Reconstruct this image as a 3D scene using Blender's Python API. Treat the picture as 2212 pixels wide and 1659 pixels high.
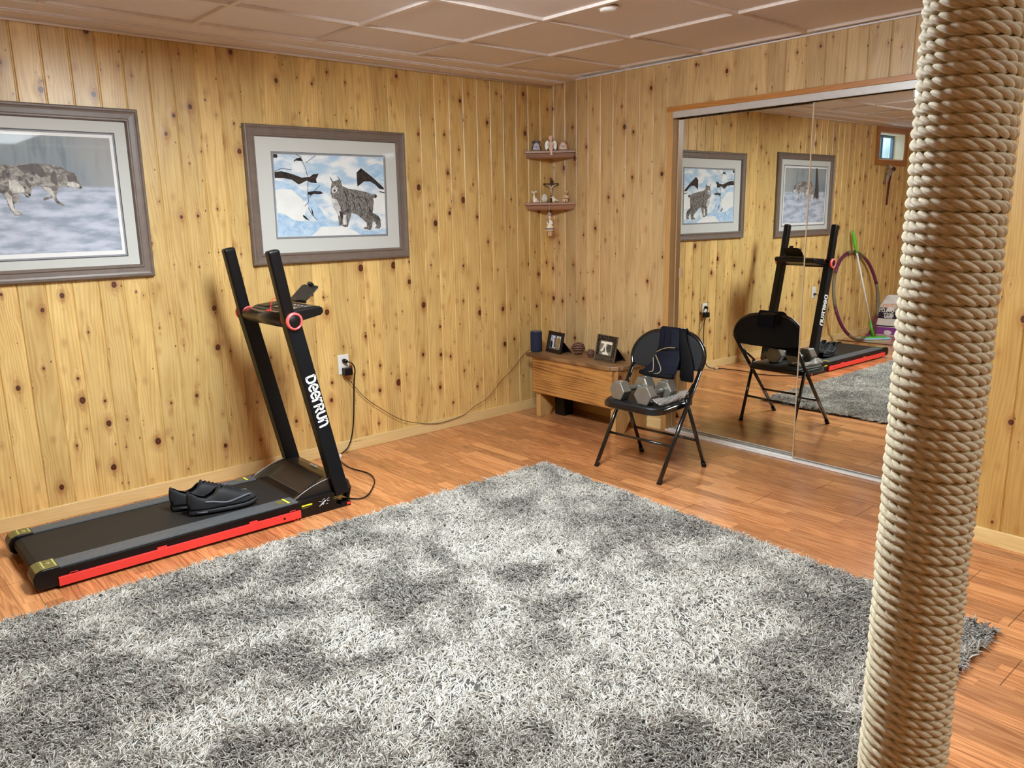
import bpy, math, random
import numpy as np
from mathutils import Vector, Matrix

# ---------------------------------------------------------------- camera, world, light, exposure
SC = bpy.context.scene
COL = SC.collection
for o in list(bpy.data.objects):
    bpy.data.objects.remove(o)
F, CX0, CY0, CZ0, YAW, PITCH, ROLL = 1713.02, 4.0357, -3.9619, 1.365, .84639, .21252, -.017447
IW, IH = 2212, 1659


def cam_axes():
    f = Vector((-math.sin(YAW) * math.cos(PITCH), math.cos(YAW) * math.cos(PITCH), -math.sin(PITCH)))
    r = Vector((math.cos(YAW), math.sin(YAW), 0))
    u = r.cross(f)
    c, s = math.cos(ROLL), math.sin(ROLL)
    return c * r + s * u, -s * r + c * u, f


CR, CU, CF = cam_axes()
cam = bpy.data.cameras.new('camera')
cam.sensor_fit = 'HORIZONTAL'
cam.sensor_width = 36
cam.lens = F / IW * 36
cam.clip_start = .05
camo = bpy.data.objects.new('camera', cam)
COL.objects.link(camo)
camo.matrix_world = Matrix(((CR.x, CU.x, -CF.x, CX0), (CR.y, CU.y, -CF.y, CY0), (CR.z, CU.z, -CF.z, CZ0), (0, 0, 0, 1)))
SC.camera = camo
SC.view_settings.view_transform = 'Standard'
SC.view_settings.look = 'None'
SC.view_settings.exposure = 0.0
SC.view_settings.gamma = 1.0
SC.view_settings.use_curve_mapping = False
SC.cycles.max_bounces = 10
SC.cycles.diffuse_bounces = 5
SC.cycles.glossy_bounces = 5
SC.cycles.transparent_max_bounces = 8
SC.cycles.sample_clamp_indirect = 6
SC.cycles.caustics_reflective = False
SC.cycles.caustics_refractive = False
SC.cycles.use_denoising = True
SC.cycles.use_adaptive_sampling = True
SC.cycles.adaptive_threshold = .035

world = bpy.data.worlds.new('sky')
SC.world = world
world.use_nodes = True
bg = world.node_tree.nodes['Background']
bg.inputs[0].default_value = (.50, .74, 1.0, 1)
bg.inputs[1].default_value = 7.0

LIGHT_A = 80.0     # emission of the ceiling fixture lenses
LIGHT_B = 16.0
HC = 2.2078        # ceiling height
PHI = -.0161       # the closet wall is a touch out of square


def at(px, py, ax, v):
    """point of the photograph on the plane axis=v"""
    d = CF * F + CR * (px - IW / 2) - CU * (py - IH / 2)
    o = Vector((CX0, CY0, CZ0))
    return o + d * ((v - o[ax]) / d[ax])


def bw(x, off, z):
    c, s = math.cos(PHI), math.sin(PHI)
    return Vector((x * c - off * s, x * s + off * c, z))


# ---------------------------------------------------------------- shader helpers
def lin(r, g=None, b=None):
    if g is None:
        r, g, b = r
    f = lambda v: (v / 255 / 12.92) if v / 255 <= .04045 else ((v / 255 + .055) / 1.055) ** 2.4
    return (f(r), f(g), f(b), 1)


class NT:
    def __init__(s, name):
        s.m = bpy.data.materials.new(name)
        s.m.use_nodes = True
        s.t = s.m.node_tree
        s.b = s.t.nodes['Principled BSDF']
        s.out = s.t.nodes['Material Output']

    def n(s, typ, ins=None, **props):
        nd = s.t.nodes.new('ShaderNode' + typ)
        for k, v in props.items():
            setattr(nd, k, v)
        for k, v in (ins or {}).items():
            s.set(nd.inputs[k], v)
        return nd

    def set(s, sock, v):
        if isinstance(v, bpy.types.NodeSocket):
            s.t.links.new(v, sock)
        else:
            sock.default_value = v

    def math(s, op, a, b=0.0, c=None, clamp=False):
        d = {0: a, 1: b}
        if c is not None:
            d[2] = c
        return s.n('Math', d, operation=op, use_clamp=clamp).outputs[0]

    def mix(s, f, a, b, mode='MIX'):
        nd = s.n('Mix', {0: f, 6: a, 7: b}, data_type='RGBA', blend_type=mode)
        return nd.outputs[2]

    def ramp(s, v, lo, hi):
        return s.n('MapRange', {0: v, 1: lo, 2: hi, 3: 0.0, 4: 1.0}, interpolation_type='SMOOTHSTEP').outputs[0]

    def xyz(s, x=0.0, y=0.0, z=0.0):
        return s.n('CombineXYZ', {0: x, 1: y, 2: z}).outputs[0]

    def sep(s, v=None):
        v = v or s.n('TexCoord').outputs['Object']
        return s.n('SeparateXYZ', {0: v}).outputs

    def noise(s, vec, scale=5.0, detail=3.0, rough=.5, out=0):
        return s.n('TexNoise', {'Vector': vec, 'Scale': scale, 'Detail': detail, 'Roughness': rough}).outputs[out]

    def bump(s, h, strength=.3, dist=.002):
        nd = s.n('Bump', {'Height': h, 'Strength': strength, 'Distance': dist})
        s.set(s.b.inputs['Normal'], nd.outputs[0])

    def p(s, **k):
        names = {'color': 'Base Color', 'rough': 'Roughness', 'metal': 'Metallic', 'spec': 'Specular IOR Level',
                 'coat': 'Coat Weight', 'coatr': 'Coat Roughness', 'sheen': 'Sheen Weight', 'alpha': 'Alpha',
                 'emc': 'Emission Color', 'ems': 'Emission Strength', 'trans': 'Transmission Weight'}
        for a, v in k.items():
            s.set(s.b.inputs[names[a]], v)
        return s


def plain(name, rgb, rough=.5, metal=0.0, spec=.5, coat=0.0, var=.06, scale=40.0, bump=0.0, bscale=200.0):
    s = NT(name)
    c = lin(rgb)
    tc = s.n('TexCoord').outputs['Object']
    n = s.noise(tc, scale, 3)
    d = tuple(max(0, v * (1 - 2 * var)) for v in c[:3]) + (1,)
    l = tuple(min(1, v * (1 + 2 * var)) for v in c[:3]) + (1,)
    s.p(color=s.mix(n, d, l), rough=rough, metal=metal, spec=spec, coat=coat)
    if bump:
        s.bump(s.noise(tc, bscale, 3), bump, .001)
    return s.m


def pine(name, u, v, pitch, off, light=(228, 195, 126), dark=(180, 136, 72), knot=(58, 26, 12), rough=.38,
         K=4.2, seed=0.0, knots=1.0, halo=(150, 92, 44), gs=.7, gc=(0.0, 1.0)):
    """knotty pine: u = axis across the boards, v = along them"""
    s = NT(name)
    so = s.sep()
    U = s.math('MULTIPLY_ADD', so[u], 1 / pitch, -off / pitch)
    b = s.math('FLOOR', U)
    fu = s.math('SUBTRACT', U, b)
    wn = s.n('TexWhiteNoise', {'W': s.math('ADD', b, seed)}, noise_dimensions='1D')
    rnd = wn.outputs[0]
    V2 = s.math('MULTIPLY_ADD', rnd, 37.0, so[v])
    vx = s.math('MULTIPLY_ADD', b, 3.0, fu)
    vy = s.math('MULTIPLY', V2, K)
    vo = s.n('TexVoronoi', {'Vector': s.xyz(vx, vy, 0.0), 'Scale': 1.0, 'Randomness': .92}, voronoi_dimensions='2D')
    ps = s.n('SeparateXYZ', {0: vo.outputs['Position']}).outputs
    vc = s.n('SeparateColor', {0: vo.outputs['Color']}).outputs
    dx = s.math('MULTIPLY', s.math('SUBTRACT', vx, ps[0]), pitch)
    dy = s.math('MULTIPLY', s.math('SUBTRACT', vy, ps[1]), .8 / K)
    nz = s.noise(s.xyz(so[u], so[v], rnd), 60.0, 2)
    d = s.math('SQRT', s.math('ADD', s.math('MULTIPLY', dx, dx), s.math('MULTIPLY', dy, dy)))
    d = s.math('ADD', d, s.math('MULTIPLY_ADD', nz, .006, -.003))
    sz = s.ramp(vc[0], .12, 1.0)
    size = s.math('MULTIPLY', s.math('MULTIPLY', sz, s.math('MULTIPLY_ADD', vc[1], .9, .4)), .0125 * knots)
    size = s.math('ADD', size, .0012)
    rel = s.math('DIVIDE', d, size)
    core = s.math('SUBTRACT', 1.0, s.ramp(rel, .75, 1.15))
    ring = s.math('MULTIPLY', s.ramp(rel, .25, .8), core)
    hal = s.math('SUBTRACT', 1.0, s.ramp(rel, .8, 4.2))
    v2 = s.n('TexVoronoi', {'Vector': s.xyz(s.math('ADD', vx, 50.0), s.math('MULTIPLY', V2, K * 2.3), 0.0), 'Scale': 1.0, 'Randomness': 1.0}, voronoi_dimensions='2D')
    p2 = s.n('SeparateXYZ', {0: v2.outputs['Position']}).outputs
    c2 = s.n('SeparateColor', {0: v2.outputs['Color']}).outputs
    ex_ = s.math('MULTIPLY', s.math('SUBTRACT', s.math('ADD', vx, 50.0), p2[0]), pitch)
    ey_ = s.math('MULTIPLY', s.math('SUBTRACT', s.math('MULTIPLY', V2, K * 2.3), p2[1]), .6 / (K * 2.3))
    d_2 = s.math('SQRT', s.math('ADD', s.math('MULTIPLY', ex_, ex_), s.math('MULTIPLY', ey_, ey_)))
    sz2 = s.math('MULTIPLY', s.ramp(c2[0], .5, 1.0), .0034 * knots)
    pin = s.math('SUBTRACT', 1.0, s.ramp(s.math('DIVIDE', d_2, s.math('ADD', sz2, .0002)), .6, 1.5))
    fl_ = s.math('MULTIPLY', s.math('SUBTRACT', 1.0, s.ramp(d_2, .002, .022)), s.ramp(c2[1], .35, .9))
    # brown streak running along the grain out of each knot
    smr = s.math('DIVIDE', s.math('ABSOLUTE', dx), s.math('MULTIPLY_ADD', size, 1.1, .002))
    smr = s.math('SUBTRACT', 1.0, s.ramp(smr, .2, 1.6))
    sml = s.math('SUBTRACT', 1.0, s.ramp(s.math('ABSOLUTE', dy), .01, .075))
    smear = s.math('MULTIPLY', s.math('MULTIPLY', smr, sml), s.ramp(nz, .25, .7))
    # grain flows round the knots
    warp = s.math('MULTIPLY', dx, s.math('SUBTRACT', 1.0, s.ramp(d, .002, .045)))
    gx = s.math('SUBTRACT', s.math('MULTIPLY', U, pitch), s.math('MULTIPLY', warp, .75))
    low = s.noise(s.xyz(s.math('MULTIPLY', gx, 9.0 * gs), s.math('MULTIPLY', V2, .55), rnd), 1.0, 2)
    cath = s.math('SINE', s.math('MULTIPLY', s.math('ADD', low, s.math('MULTIPLY', gx, 4.0)), 95.0))
    cath = s.math('MULTIPLY_ADD', cath, .5, .5)
    cath = s.math('MULTIPLY', cath, s.noise(s.xyz(s.math('MULTIPLY', gx, 25.0), V2, rnd), 1.3, 1))
    fine = s.noise(s.xyz(s.math('MULTIPLY', gx, 260.0 * gs), s.math('MULTIPLY', V2, 5.0), rnd), 1.0, 3)
    mott = s.noise(s.xyz(s.math('MULTIPLY', gx, 24.0 * gs), s.math('MULTIPLY', V2, 4.0), rnd), 1.0, 3)
    g = s.math('ADD', s.math('MULTIPLY', cath, .6), s.math('MULTIPLY', fine, .5))
    g = s.math('ADD', g, s.math('MULTIPLY_ADD', mott, 1.1, -.62), clamp=True)
    if gc != (0.0, 1.0):
        g = s.ramp(g, *gc)
    col = s.mix(g, lin(light), lin(dark))
    tint = s.math('MULTIPLY_ADD', wn.outputs[0], .26, .86)
    col = s.mix(1.0, col, s.n('CombineColor', {0: tint, 1: tint, 2: tint}).outputs[0], 'MULTIPLY')
    col = s.mix(s.math('MULTIPLY', smear, .6), col, lin(halo))
    col = s.mix(s.math('MULTIPLY', hal, .42), col, lin(halo))
    col = s.mix(s.math('MULTIPLY', fl_, .38), col, lin(halo))
    col = s.mix(s.math('MULTIPLY', pin, .85), col, lin(knot))
    col = s.mix(core, col, lin(tuple(min(255, k * 1.75) for k in knot)))
    col = s.mix(ring, col, lin(knot))
    s.p(color=col, rough=s.math('MULTIPLY_ADD', fine, .12, rough - .05), coat=.22, coatr=.3)
    s.bump(s.math('ADD', s.math('MULTIPLY', fine, .25), s.math('ADD', s.math('MULTIPLY', mott, 1.1), s.math('MULTIPLY', hal, .9))), .55, .0022)
    return s.m


def laminate():
    s = NT('laminate_floor')
    so = s.sep()
    W = .0645
    U = s.math('DIVIDE', so[1], W)
    b = s.math('FLOOR', U)
    wn = s.n('TexWhiteNoise', {'W': b}, noise_dimensions='1D').outputs[0]
    L = s.math('MULTIPLY_ADD', wn, .35, .45)
    X = s.math('ADD', s.math('DIVIDE', so[0], L), s.math('MULTIPLY', wn, 17.3))
    k = s.math('FLOOR', X)
    w2 = s.n('TexWhiteNoise', {'Vector': s.xyz(b, k, 0.0)}, noise_dimensions='2D')
    r = w2.outputs[0]
    sx = s.math('ADD', so[0], s.math('MULTIPLY', r, 9.0))
    fine = s.noise(s.xyz(s.math('MULTIPLY', sx, 5.0), s.math('MULTIPLY', so[1], 230.0), r), 1.0, 4, .6)
    low = s.noise(s.xyz(s.math('MULTIPLY', sx, 1.6), s.math('MULTIPLY', so[1], 22.0), r), 1.0, 2)
    cath = s.math('MULTIPLY_ADD', s.math('SINE', s.math('MULTIPLY', low, 60.0)), .5, .5)
    g = s.math('ADD', s.math('MULTIPLY', cath, .25), s.math('MULTIPLY', fine, .72), clamp=True)
    g = s.ramp(g, .15, .85)
    base = s.mix(g, lin(214, 148, 96), lin(150, 88, 48))
    t = s.math('MULTIPLY_ADD', r, .5, .72)
    base = s.mix(1.0, base, s.n('CombineColor', {0: t, 1: t, 2: t}).outputs[0], 'MULTIPLY')
    base = s.mix(s.math('MULTIPLY', s.ramp(w2.outputs[0], .7, 1.0), .35), base, lin(226, 164, 108))
    # strip edges, board joints
    fu = s.math('FRACT', U)
    e1 = s.math('LESS_THAN', fu, .022)
    U3 = s.math('DIVIDE', so[1], W * 3)
    b3 = s.math('FLOOR', U3)
    w3 = s.n('TexWhiteNoise', {'W': b3}, noise_dimensions='1D').outputs[0]
    X3 = s.math('ADD', s.math('DIVIDE', so[0], 1.38), s.math('MULTIPLY', w3, 5.0))
    e2 = s.math('LESS_THAN', s.math('FRACT', X3), .0018)
    e3 = s.math('LESS_THAN', s.math('FRACT', U3), .01)
    base = s.mix(s.math('MULTIPLY', e1, .25), base, lin(110, 58, 30))
    base = s.mix(s.math('MAXIMUM', e2, s.math('MULTIPLY', e3, .7)), base, lin(72, 36, 20))
    s.p(color=base, rough=s.math('MULTIPLY_ADD', fine, .1, .17), spec=.5, coat=.25, coatr=.12)
    s.bump(s.math('SUBTRACT', s.math('MULTIPLY', fine, .35), s.math('MAXIMUM', e2, e3)), .12, .001)
    return s.m


def ceiling_mat(name='ceiling_tile', rgb=(236, 228, 226)):
    s = NT(name)
    tc = s.n('TexCoord').outputs['Object']
    a = s.noise(tc, 160.0, 4, .7)
    b = s.noise(tc, 3.0, 2)
    c = s.mix(a, lin(tuple(v * .93 for v in rgb)), lin(tuple(min(255, v * 1.05) for v in rgb)))
    s.p(color=s.mix(s.math('MULTIPLY', b, .25), c, lin(tuple(v * .92 for v in rgb))), rough=.8, spec=.3)
    s.bump(a, .7, .002)
    return s.m


def picture_glass():
    s = NT('picture_glass')
    tr = s.n('BsdfTransparent')
    gl = s.n('BsdfGlossy', {'Roughness': .03})
    fr = s.n('Fresnel', {'IOR': 1.45})
    bf = s.n('NewGeometry').outputs['Backfacing']
    fac = s.math('MULTIPLY', fr.outputs[0], s.math('SUBTRACT', 1.0, bf))
    mx = s.n('MixShader', {0: fac, 1: tr.outputs[0], 2: gl.outputs[0]})
    s.t.links.new(mx.outputs[0], s.out.inputs[0])
    return s.m


def emis(name, rgb, st):
    s = NT(name)
    s.p(color=(.8, .8, .8, 1), emc=tuple(rgb) + (1,), ems=st, rough=.5)
    return s.m


# ---------------------------------------------------------------- mesh helpers
class MB:
    def __init__(s):
        s.v, s.f, s.m, s.s = [], [], [], []

    def add(s, vs, fs, mat=0, smooth=False):
        o = len(s.v)
        s.v += [tuple(p) for p in vs]
        s.f += [tuple(i + o for i in q) for q in fs]
        s.m += [mat] * len(fs)
        s.s += [smooth] * len(fs)
        return s

    def box(s, x0, x1, y0, y1, z0, z1, mat=0, M=None):
        vs = [Vector((x, y, z)) for z in (z0, z1) for y in (y0, y1) for x in (x0, x1)]
        if M is not None:
            vs = [M @ p for p in vs]
        return s.add(vs, [(0, 2, 3, 1), (4, 5, 7, 6), (0, 1, 5, 4), (2, 6, 7, 3), (0, 4, 6, 2), (1, 3, 7, 5)], mat)

    def tube(s, pts, r, n=12, closed=False, mat=0, smooth=True, caps=True, sq=None):
        pts = [Vector(p) for p in pts]
        N = len(pts)
        rs = r if isinstance(r, (list, tuple)) else [r] * N
        ring = []
        up = None
        for i, p in enumerate(pts):
            a = pts[(i - 1) % N] if (closed or i) else p
            b = pts[(i + 1) % N] if (closed or i < N - 1) else p
            t = (b - a).normalized()
            if up is None:
                up = Vector((0, 0, 1)) if abs(t.z) < .9 else Vector((0, 1, 0))
            e = (up - t * up.dot(t))
            if e.length < 1e-6:
                e = t.orthogonal()
            e.normalize()
            up = e
            w = t.cross(e)
            for k in range(n):
                an = 2 * math.pi * k / n
                c1, s1 = math.cos(an), math.sin(an)
                if sq:
                    ring.append(p + e * c1 * rs[i] * sq[0] + w * s1 * rs[i] * sq[1])
                else:
                    ring.append(p + (e * c1 + w * s1) * rs[i])
        fs = []
        for i in range(N if closed else N - 1):
            j = (i + 1) % N
            for k in range(n):
                l = (k + 1) % n
                fs.append((i * n + k, i * n + l, j * n + l, j * n + k))
        s.add(ring, fs, mat, smooth)
        if caps and not closed:
            o = len(s.v) - len(ring)
            s.f += [tuple(o + k for k in range(n))[::-1], tuple(o + (N - 1) * n + k for k in range(n))]
            s.m += [mat] * 2
            s.s += [False] * 2
        return s

    def cyl(s, p0, p1, r0, r1=None, n=20, mat=0, smooth=True):
        return s.tube([p0, p1], [r0, r0 if r1 is None else r1], n, mat=mat, smooth=smooth)

    def lathe(s, prof, M=None, n=24, mat=0, smooth=True):
        M = M or Matrix()
        vs, fs = [], []
        for r, z in prof:
            for k in range(n):
                a = 2 * math.pi * k / n
                vs.append(M @ Vector((r * math.cos(a), r * math.sin(a), z)))
        for i in range(len(prof) - 1):
            for k in range(n):
                l = (k + 1) % n
                fs.append((i * n + k, i * n + l, (i + 1) * n + l, (i + 1) * n + k))
        s.add(vs, fs, mat, smooth)
        o = len(s.v) - len(vs)
        if prof[0][0] > 1e-5:
            s.f.append(tuple(o + k for k in range(n))[::-1]); s.m.append(mat); s.s.append(False)
        if prof[-1][0] > 1e-5:
            s.f.append(tuple(o + (len(prof) - 1) * n + k for k in range(n))); s.m.append(mat); s.s.append(False)
        return s

    def ell(s, c, r, M=None, nu=14, nv=9, mat=0):
        M = M or Matrix()
        c = Vector(c)
        vs = [c + M.to_3x3() @ Vector((0, 0, r[2]))]
        for j in range(1, nv):
            t = math.pi * j / nv
            for k in range(nu):
                a = 2 * math.pi * k / nu
                vs.append(c + M.to_3x3() @ Vector((r[0] * math.sin(t) * math.cos(a), r[1] * math.sin(t) * math.sin(a), r[2] * math.cos(t))))
        vs.append(c - M.to_3x3() @ Vector((0, 0, r[2])))
        fs = [(0, 1 + k, 1 + (k + 1) % nu) for k in range(nu)]
        for j in range(nv - 2):
            for k in range(nu):
                a, b = 1 + j * nu + k, 1 + j * nu + (k + 1) % nu
                fs.append((a, a + nu, b + nu, b))
        e = len(vs) - 1
        fs += [(e, 1 + (nv - 2) * nu + (k + 1) % nu, 1 + (nv - 2) * nu + k) for k in range(nu)]
        return s.add(vs, fs, mat, True)

    def prism(s, poly, d, mat=0, smooth=False):
        """poly: 3-D outline, extruded by vector d"""
        d = Vector(d)
        n = len(poly)
        vs = [Vector(p) for p in poly] + [Vector(p) + d for p in poly]
        fs = [tuple(range(n))[::-1], tuple(range(n, 2 * n))]
        fs += [(i, (i + 1) % n, n + (i + 1) % n, n + i) for i in range(n)]
        return s.add(vs, fs, mat, smooth)

    def face(s, poly, mat=0):
        return s.add(poly, [tuple(range(len(poly)))], mat)

    def grid(s, fn, nu, nv, mat=0, smooth=True, cu=False):
        vs = [fn(i / (nu - (0 if cu else 1)), j / (nv - 1)) for j in range(nv) for i in range(nu)]
        fs = []
        for j in range(nv - 1):
            for i in range(nu if cu else nu - 1):
                k = (i + 1) % nu
                fs.append((j * nu + i, j * nu + k, (j + 1) * nu + k, (j + 1) * nu + i))
        return s.add(vs, fs, mat, smooth)

    def ringframe(s, fn, w, h, prof, mat=0):
        """picture frame: prof = [(inset, depth)], fn(x, y, d) -> point"""
        vs = []
        for ins, d in prof:
            for x, y in ((ins, ins), (w - ins, ins), (w - ins, h - ins), (ins, h - ins)):
                vs.append(fn(x, y, d))
        fs = []
        for i in range(len(prof) - 1):
            for k in range(4):
                l = (k + 1) % 4
                fs.append((i * 4 + k, i * 4 + l, (i + 1) * 4 + l, (i + 1) * 4 + k))
        return s.add(vs, fs, mat)

    def build(s, name, mats, parent=None, bevel=0, seg=2, sub=0, solid=0, remesh=0, loc=None, rot=None, fixn=True, rsmooth=0):
        me = bpy.data.meshes.new(name)
        me.from_pydata([tuple(p) for p in s.v], [], s.f)
        mats = mats if isinstance(mats, (list, tuple)) else [mats]
        for m in mats:
            me.materials.append(m)
        me.polygons.foreach_set('material_index', s.m)
        me.polygons.foreach_set('use_smooth', s.s)
        me.update()
        if fixn:
            import bmesh
            bm = bmesh.new()
            bm.from_mesh(me)
            bmesh.ops.recalc_face_normals(bm, faces=bm.faces)
            bm.to_mesh(me)
            bm.free()
        o = bpy.data.objects.new(name, me)
        COL.objects.link(o)
        if loc is not None:
            o.location = loc
        if rot is not None:
            o.rotation_euler = rot
        if parent is not None:
            o.parent = parent
            o.matrix_parent_inverse = mw(parent).inverted()
        if remesh:
            md = o.modifiers.new('r', 'REMESH'); md.mode = 'VOXEL'; md.voxel_size = remesh; md.use_smooth_shade = True
            if rsmooth:
                md = o.modifiers.new('cs', 'SMOOTH'); md.iterations = rsmooth; md.factor = .5
        if solid:
            md = o.modifiers.new('s', 'SOLIDIFY'); md.thickness = solid; md.offset = 0
        if bevel:
            md = o.modifiers.new('b', 'BEVEL'); md.width = bevel; md.segments = seg; md.limit_method = 'ANGLE'; md.angle_limit = math.radians(40)
            md.harden_normals = False
        if sub:
            md = o.modifiers.new('u', 'SUBSURF'); md.levels = sub; md.render_levels = sub
        return o


def mw(o):
    m = o.matrix_basis.copy()
    return (mw(o.parent) @ o.matrix_parent_inverse @ m) if o.parent else m


def thing(name, label, cat, loc=(0, 0, 0), rz=0, group=None):
    o = bpy.data.objects.new(name, None)
    COL.objects.link(o)
    o.location = loc
    o.rotation_euler = (0, 0, rz)
    o.empty_display_size = .05
    return tag(o, label, cat, group)


def tag(o, label=None, cat=None, group=None, kind=None):
    if label: o['label'] = label
    if cat: o['category'] = cat
    if group: o['group'] = group
    if kind: o['kind'] = kind
    return o


def struct(o):
    o['kind'] = 'structure'
    return o


def text(name, body, size, M, mat, parent, ext=.0008, off=0.0, align='LEFT', shear=0.0, sx=1.0):
    cu = bpy.data.curves.new(name, 'FONT')
    cu.body = body; cu.size = size; cu.extrude = ext; cu.offset = off; cu.align_x = align; cu.shear = shear
    tmp = bpy.data.objects.new(name + '_tmp', cu)
    COL.objects.link(tmp)
    dg = bpy.context.evaluated_depsgraph_get()
    me = bpy.data.meshes.new_from_object(tmp.evaluated_get(dg))
    bpy.data.objects.remove(tmp)
    me.transform(M @ Matrix.Diagonal((sx, 1, 1, 1)))
    me.materials.clear()
    me.materials.append(mat)
    me.name = name
    o = bpy.data.objects.new(name, me)
    COL.objects.link(o)
    if parent is not None:
        o.parent = parent
        o.matrix_parent_inverse = mw(parent).inverted()
    return o


def basis(o, x, y, z):
    x, y, z = Vector(x).normalized(), Vector(y).normalized(), Vector(z).normalized()
    return Matrix(((x.x, y.x, z.x, o[0]), (x.y, y.y, z.y, o[1]), (x.z, y.z, z.z, o[2]), (0, 0, 0, 1)))


def spline(pts, n=8, closed=False):
    P = [Vector(p) for p in pts]
    out = []
    N = len(P)
    for i in range(N if closed else N - 1):
        g = (lambda k: P[k % N]) if closed else (lambda k: P[max(0, min(N - 1, k))])
        a, b, c, d = g(i - 1), g(i), g(i + 1), g(i + 2)
        for k in range(n):
            t = k / n
            out.append(.5 * ((2 * b) + (c - a) * t + (2 * a - 5 * b + 4 * c - d) * t * t + (3 * b - a - 3 * c + d) * t ** 3))
    if not closed:
        out.append(P[-1])
    return out


# ---------------------------------------------------------------- shared materials
PB = .1093
m_wall_l = pine('pine_wall', 1, 2, PB, -.101)
m_wall_b = pine('pine_wall_back', 0, 2, .1075, .033, light=(214, 184, 134), dark=(170, 134, 84), K=3.6, seed=3.0, knots=.85)
m_wall_j = pine('pine_wall_front', 0, 2, .1, .0, light=(206, 168, 98), dark=(172, 126, 60), K=3.0, seed=9.0, knots=.8)
m_base = pine('pine_baseboard', 2, 1, .5, -.13, light=(224, 198, 142), dark=(202, 168, 106), K=.5, seed=5.0, knots=.35)
m_base_x = pine('pine_baseboard_long', 2, 0, .5, -.13, light=(224, 198, 142), dark=(202, 168, 106), K=.5, seed=6.0, knots=.35)
m_casing = pine('pine_casing', 0, 2, .5, -.13, light=(198, 156, 98), dark=(168, 122, 66), K=.4, seed=8.0, knots=.3)
m_casing_h = pine('pine_head_casing', 2, 0, .5, -.13, light=(180, 122, 62), dark=(150, 92, 40), K=.4, seed=2.0, knots=.3)
m_floor = laminate()
m_ceil = ceiling_mat()
m_grid = plain('ceiling_grid_white', (226, 214, 206), .5)
m_black = plain('black_paint', (7, 7, 10), .34, spec=.35)
m_blackp = plain('black_plastic', (11, 10, 10), .4, spec=.35)
m_white = plain('white_plastic', (226, 224, 218), .4)
m_alu = plain('white_metal', (200, 196, 192), .35, metal=.2)
m_chrome = plain('chrome', (210, 210, 208), .18, metal=1)
m_glass = picture_glass()

# ---------------------------------------------------------------- room shell
Y_BACK, X_RIGHT = -6.3, 6.6


def board_profile(a, b, pitch, off, g=.006, dep=.0045):
    """outline of tongue-and-groove boards between a and b: [(coordinate, depth)]"""
    pts = [(a, 0.0)]
    k = math.ceil((a - off) / pitch)
    while off + k * pitch < b:
        c = off + k * pitch
        if c - g > a and c + g < b:
            pts += [(c - g, 0.0), (c - .0012, -dep), (c + .0012, -dep), (c + g, 0.0)]
        k += 1
    pts.append((b, 0.0))
    return pts


def panel(mb, prof, z0, z1, fn, back=-.08):
    vs = []
    for c, d in prof:
        vs += [fn(c, d, z0), fn(c, d, z1)]
    n = len(prof)
    fs = [(2 * i, 2 * i + 2, 2 * i + 3, 2 * i + 1) for i in range(n - 1)]
    a, b = prof[0][0], prof[-1][0]
    o = len(vs)
    vs += [fn(a, back, z0), fn(a, back, z1), fn(b, back, z0), fn(b, back, z1)]
    fs += [(o, o + 1, o + 3, o + 2), (0, 1, o + 1, o), (2 * n - 2, o + 2, o + 3, 2 * n - 1)]
    fs += [tuple([2 * i for i in range(n)] + [o + 2, o]), tuple([2 * i + 1 for i in range(n)] + [o + 3, o + 1])]
    mb.add(vs, fs)


WY0, WY1, WZ0, WZ1 = -5.22, -4.63, 1.845, 2.128     # window opening
mb = MB()
fl = lambda c, d, z: Vector((d, c, z))
panel(mb, board_profile(Y_BACK, WY0, PB, -.101), 0, HC, fl)
panel(mb, board_profile(WY0, WY1, PB, -.101), 0, WZ0, fl)
panel(mb, board_profile(WY0, WY1, PB, -.101), WZ1, HC, fl)
panel(mb, board_profile(WY1, .08, PB, -.101), 0, HC, fl)
struct(mb.build('wall_left', m_wall_l))

mb = MB()
fb = lambda c, d, z: Vector((c, -d, z))
OX0, OX1 = 1.046, 2.76
panel(mb, board_profile(-.05, 1.009, .1075, .033), 0, HC, fb)
panel(mb, board_profile(1.009, OX1, .1075, .033), 1.95, HC, fb)
struct(mb.build('wall_back', m_wall_b, rot=(0, 0, PHI)))
mb = MB()
JO = -.435
fj = lambda c, d, z: Vector((c, JO - d, z))
panel(mb, board_profile(OX1, X_RIGHT, .1, .085 + .008), 0, HC, fj)
mb.box(OX1, OX1 + .05, JO + .08, .1, 0, HC)
struct(mb.build('wall_closet', m_wall_j, rot=(0, 0, PHI)))
mb = MB()
panel(mb, board_profile(Y_BACK, -.6, PB, 0), 0, HC, lambda c, d, z: Vector((X_RIGHT - d, c, z)))
struct(mb.build('wall_right', m_wall_l))
mb = MB()
panel(mb, board_profile(-.08, X_RIGHT + .08, .1075, 0), 0, HC, lambda c, d, z: Vector((c, Y_BACK + d, z)))
struct(mb.build('wall_front', m_wall_b))
struct(MB().box(-.08, X_RIGHT + .08, Y_BACK - .08, .2, -.06, 0).build('floor', m_floor))
# closet behind the sliding doors
struct(MB().box(OX0 - .04, OX1 + .05, .10, .13, 0, HC).build('wall_closet_rear', m_wall_b, rot=(0, 0, PHI)))

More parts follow.
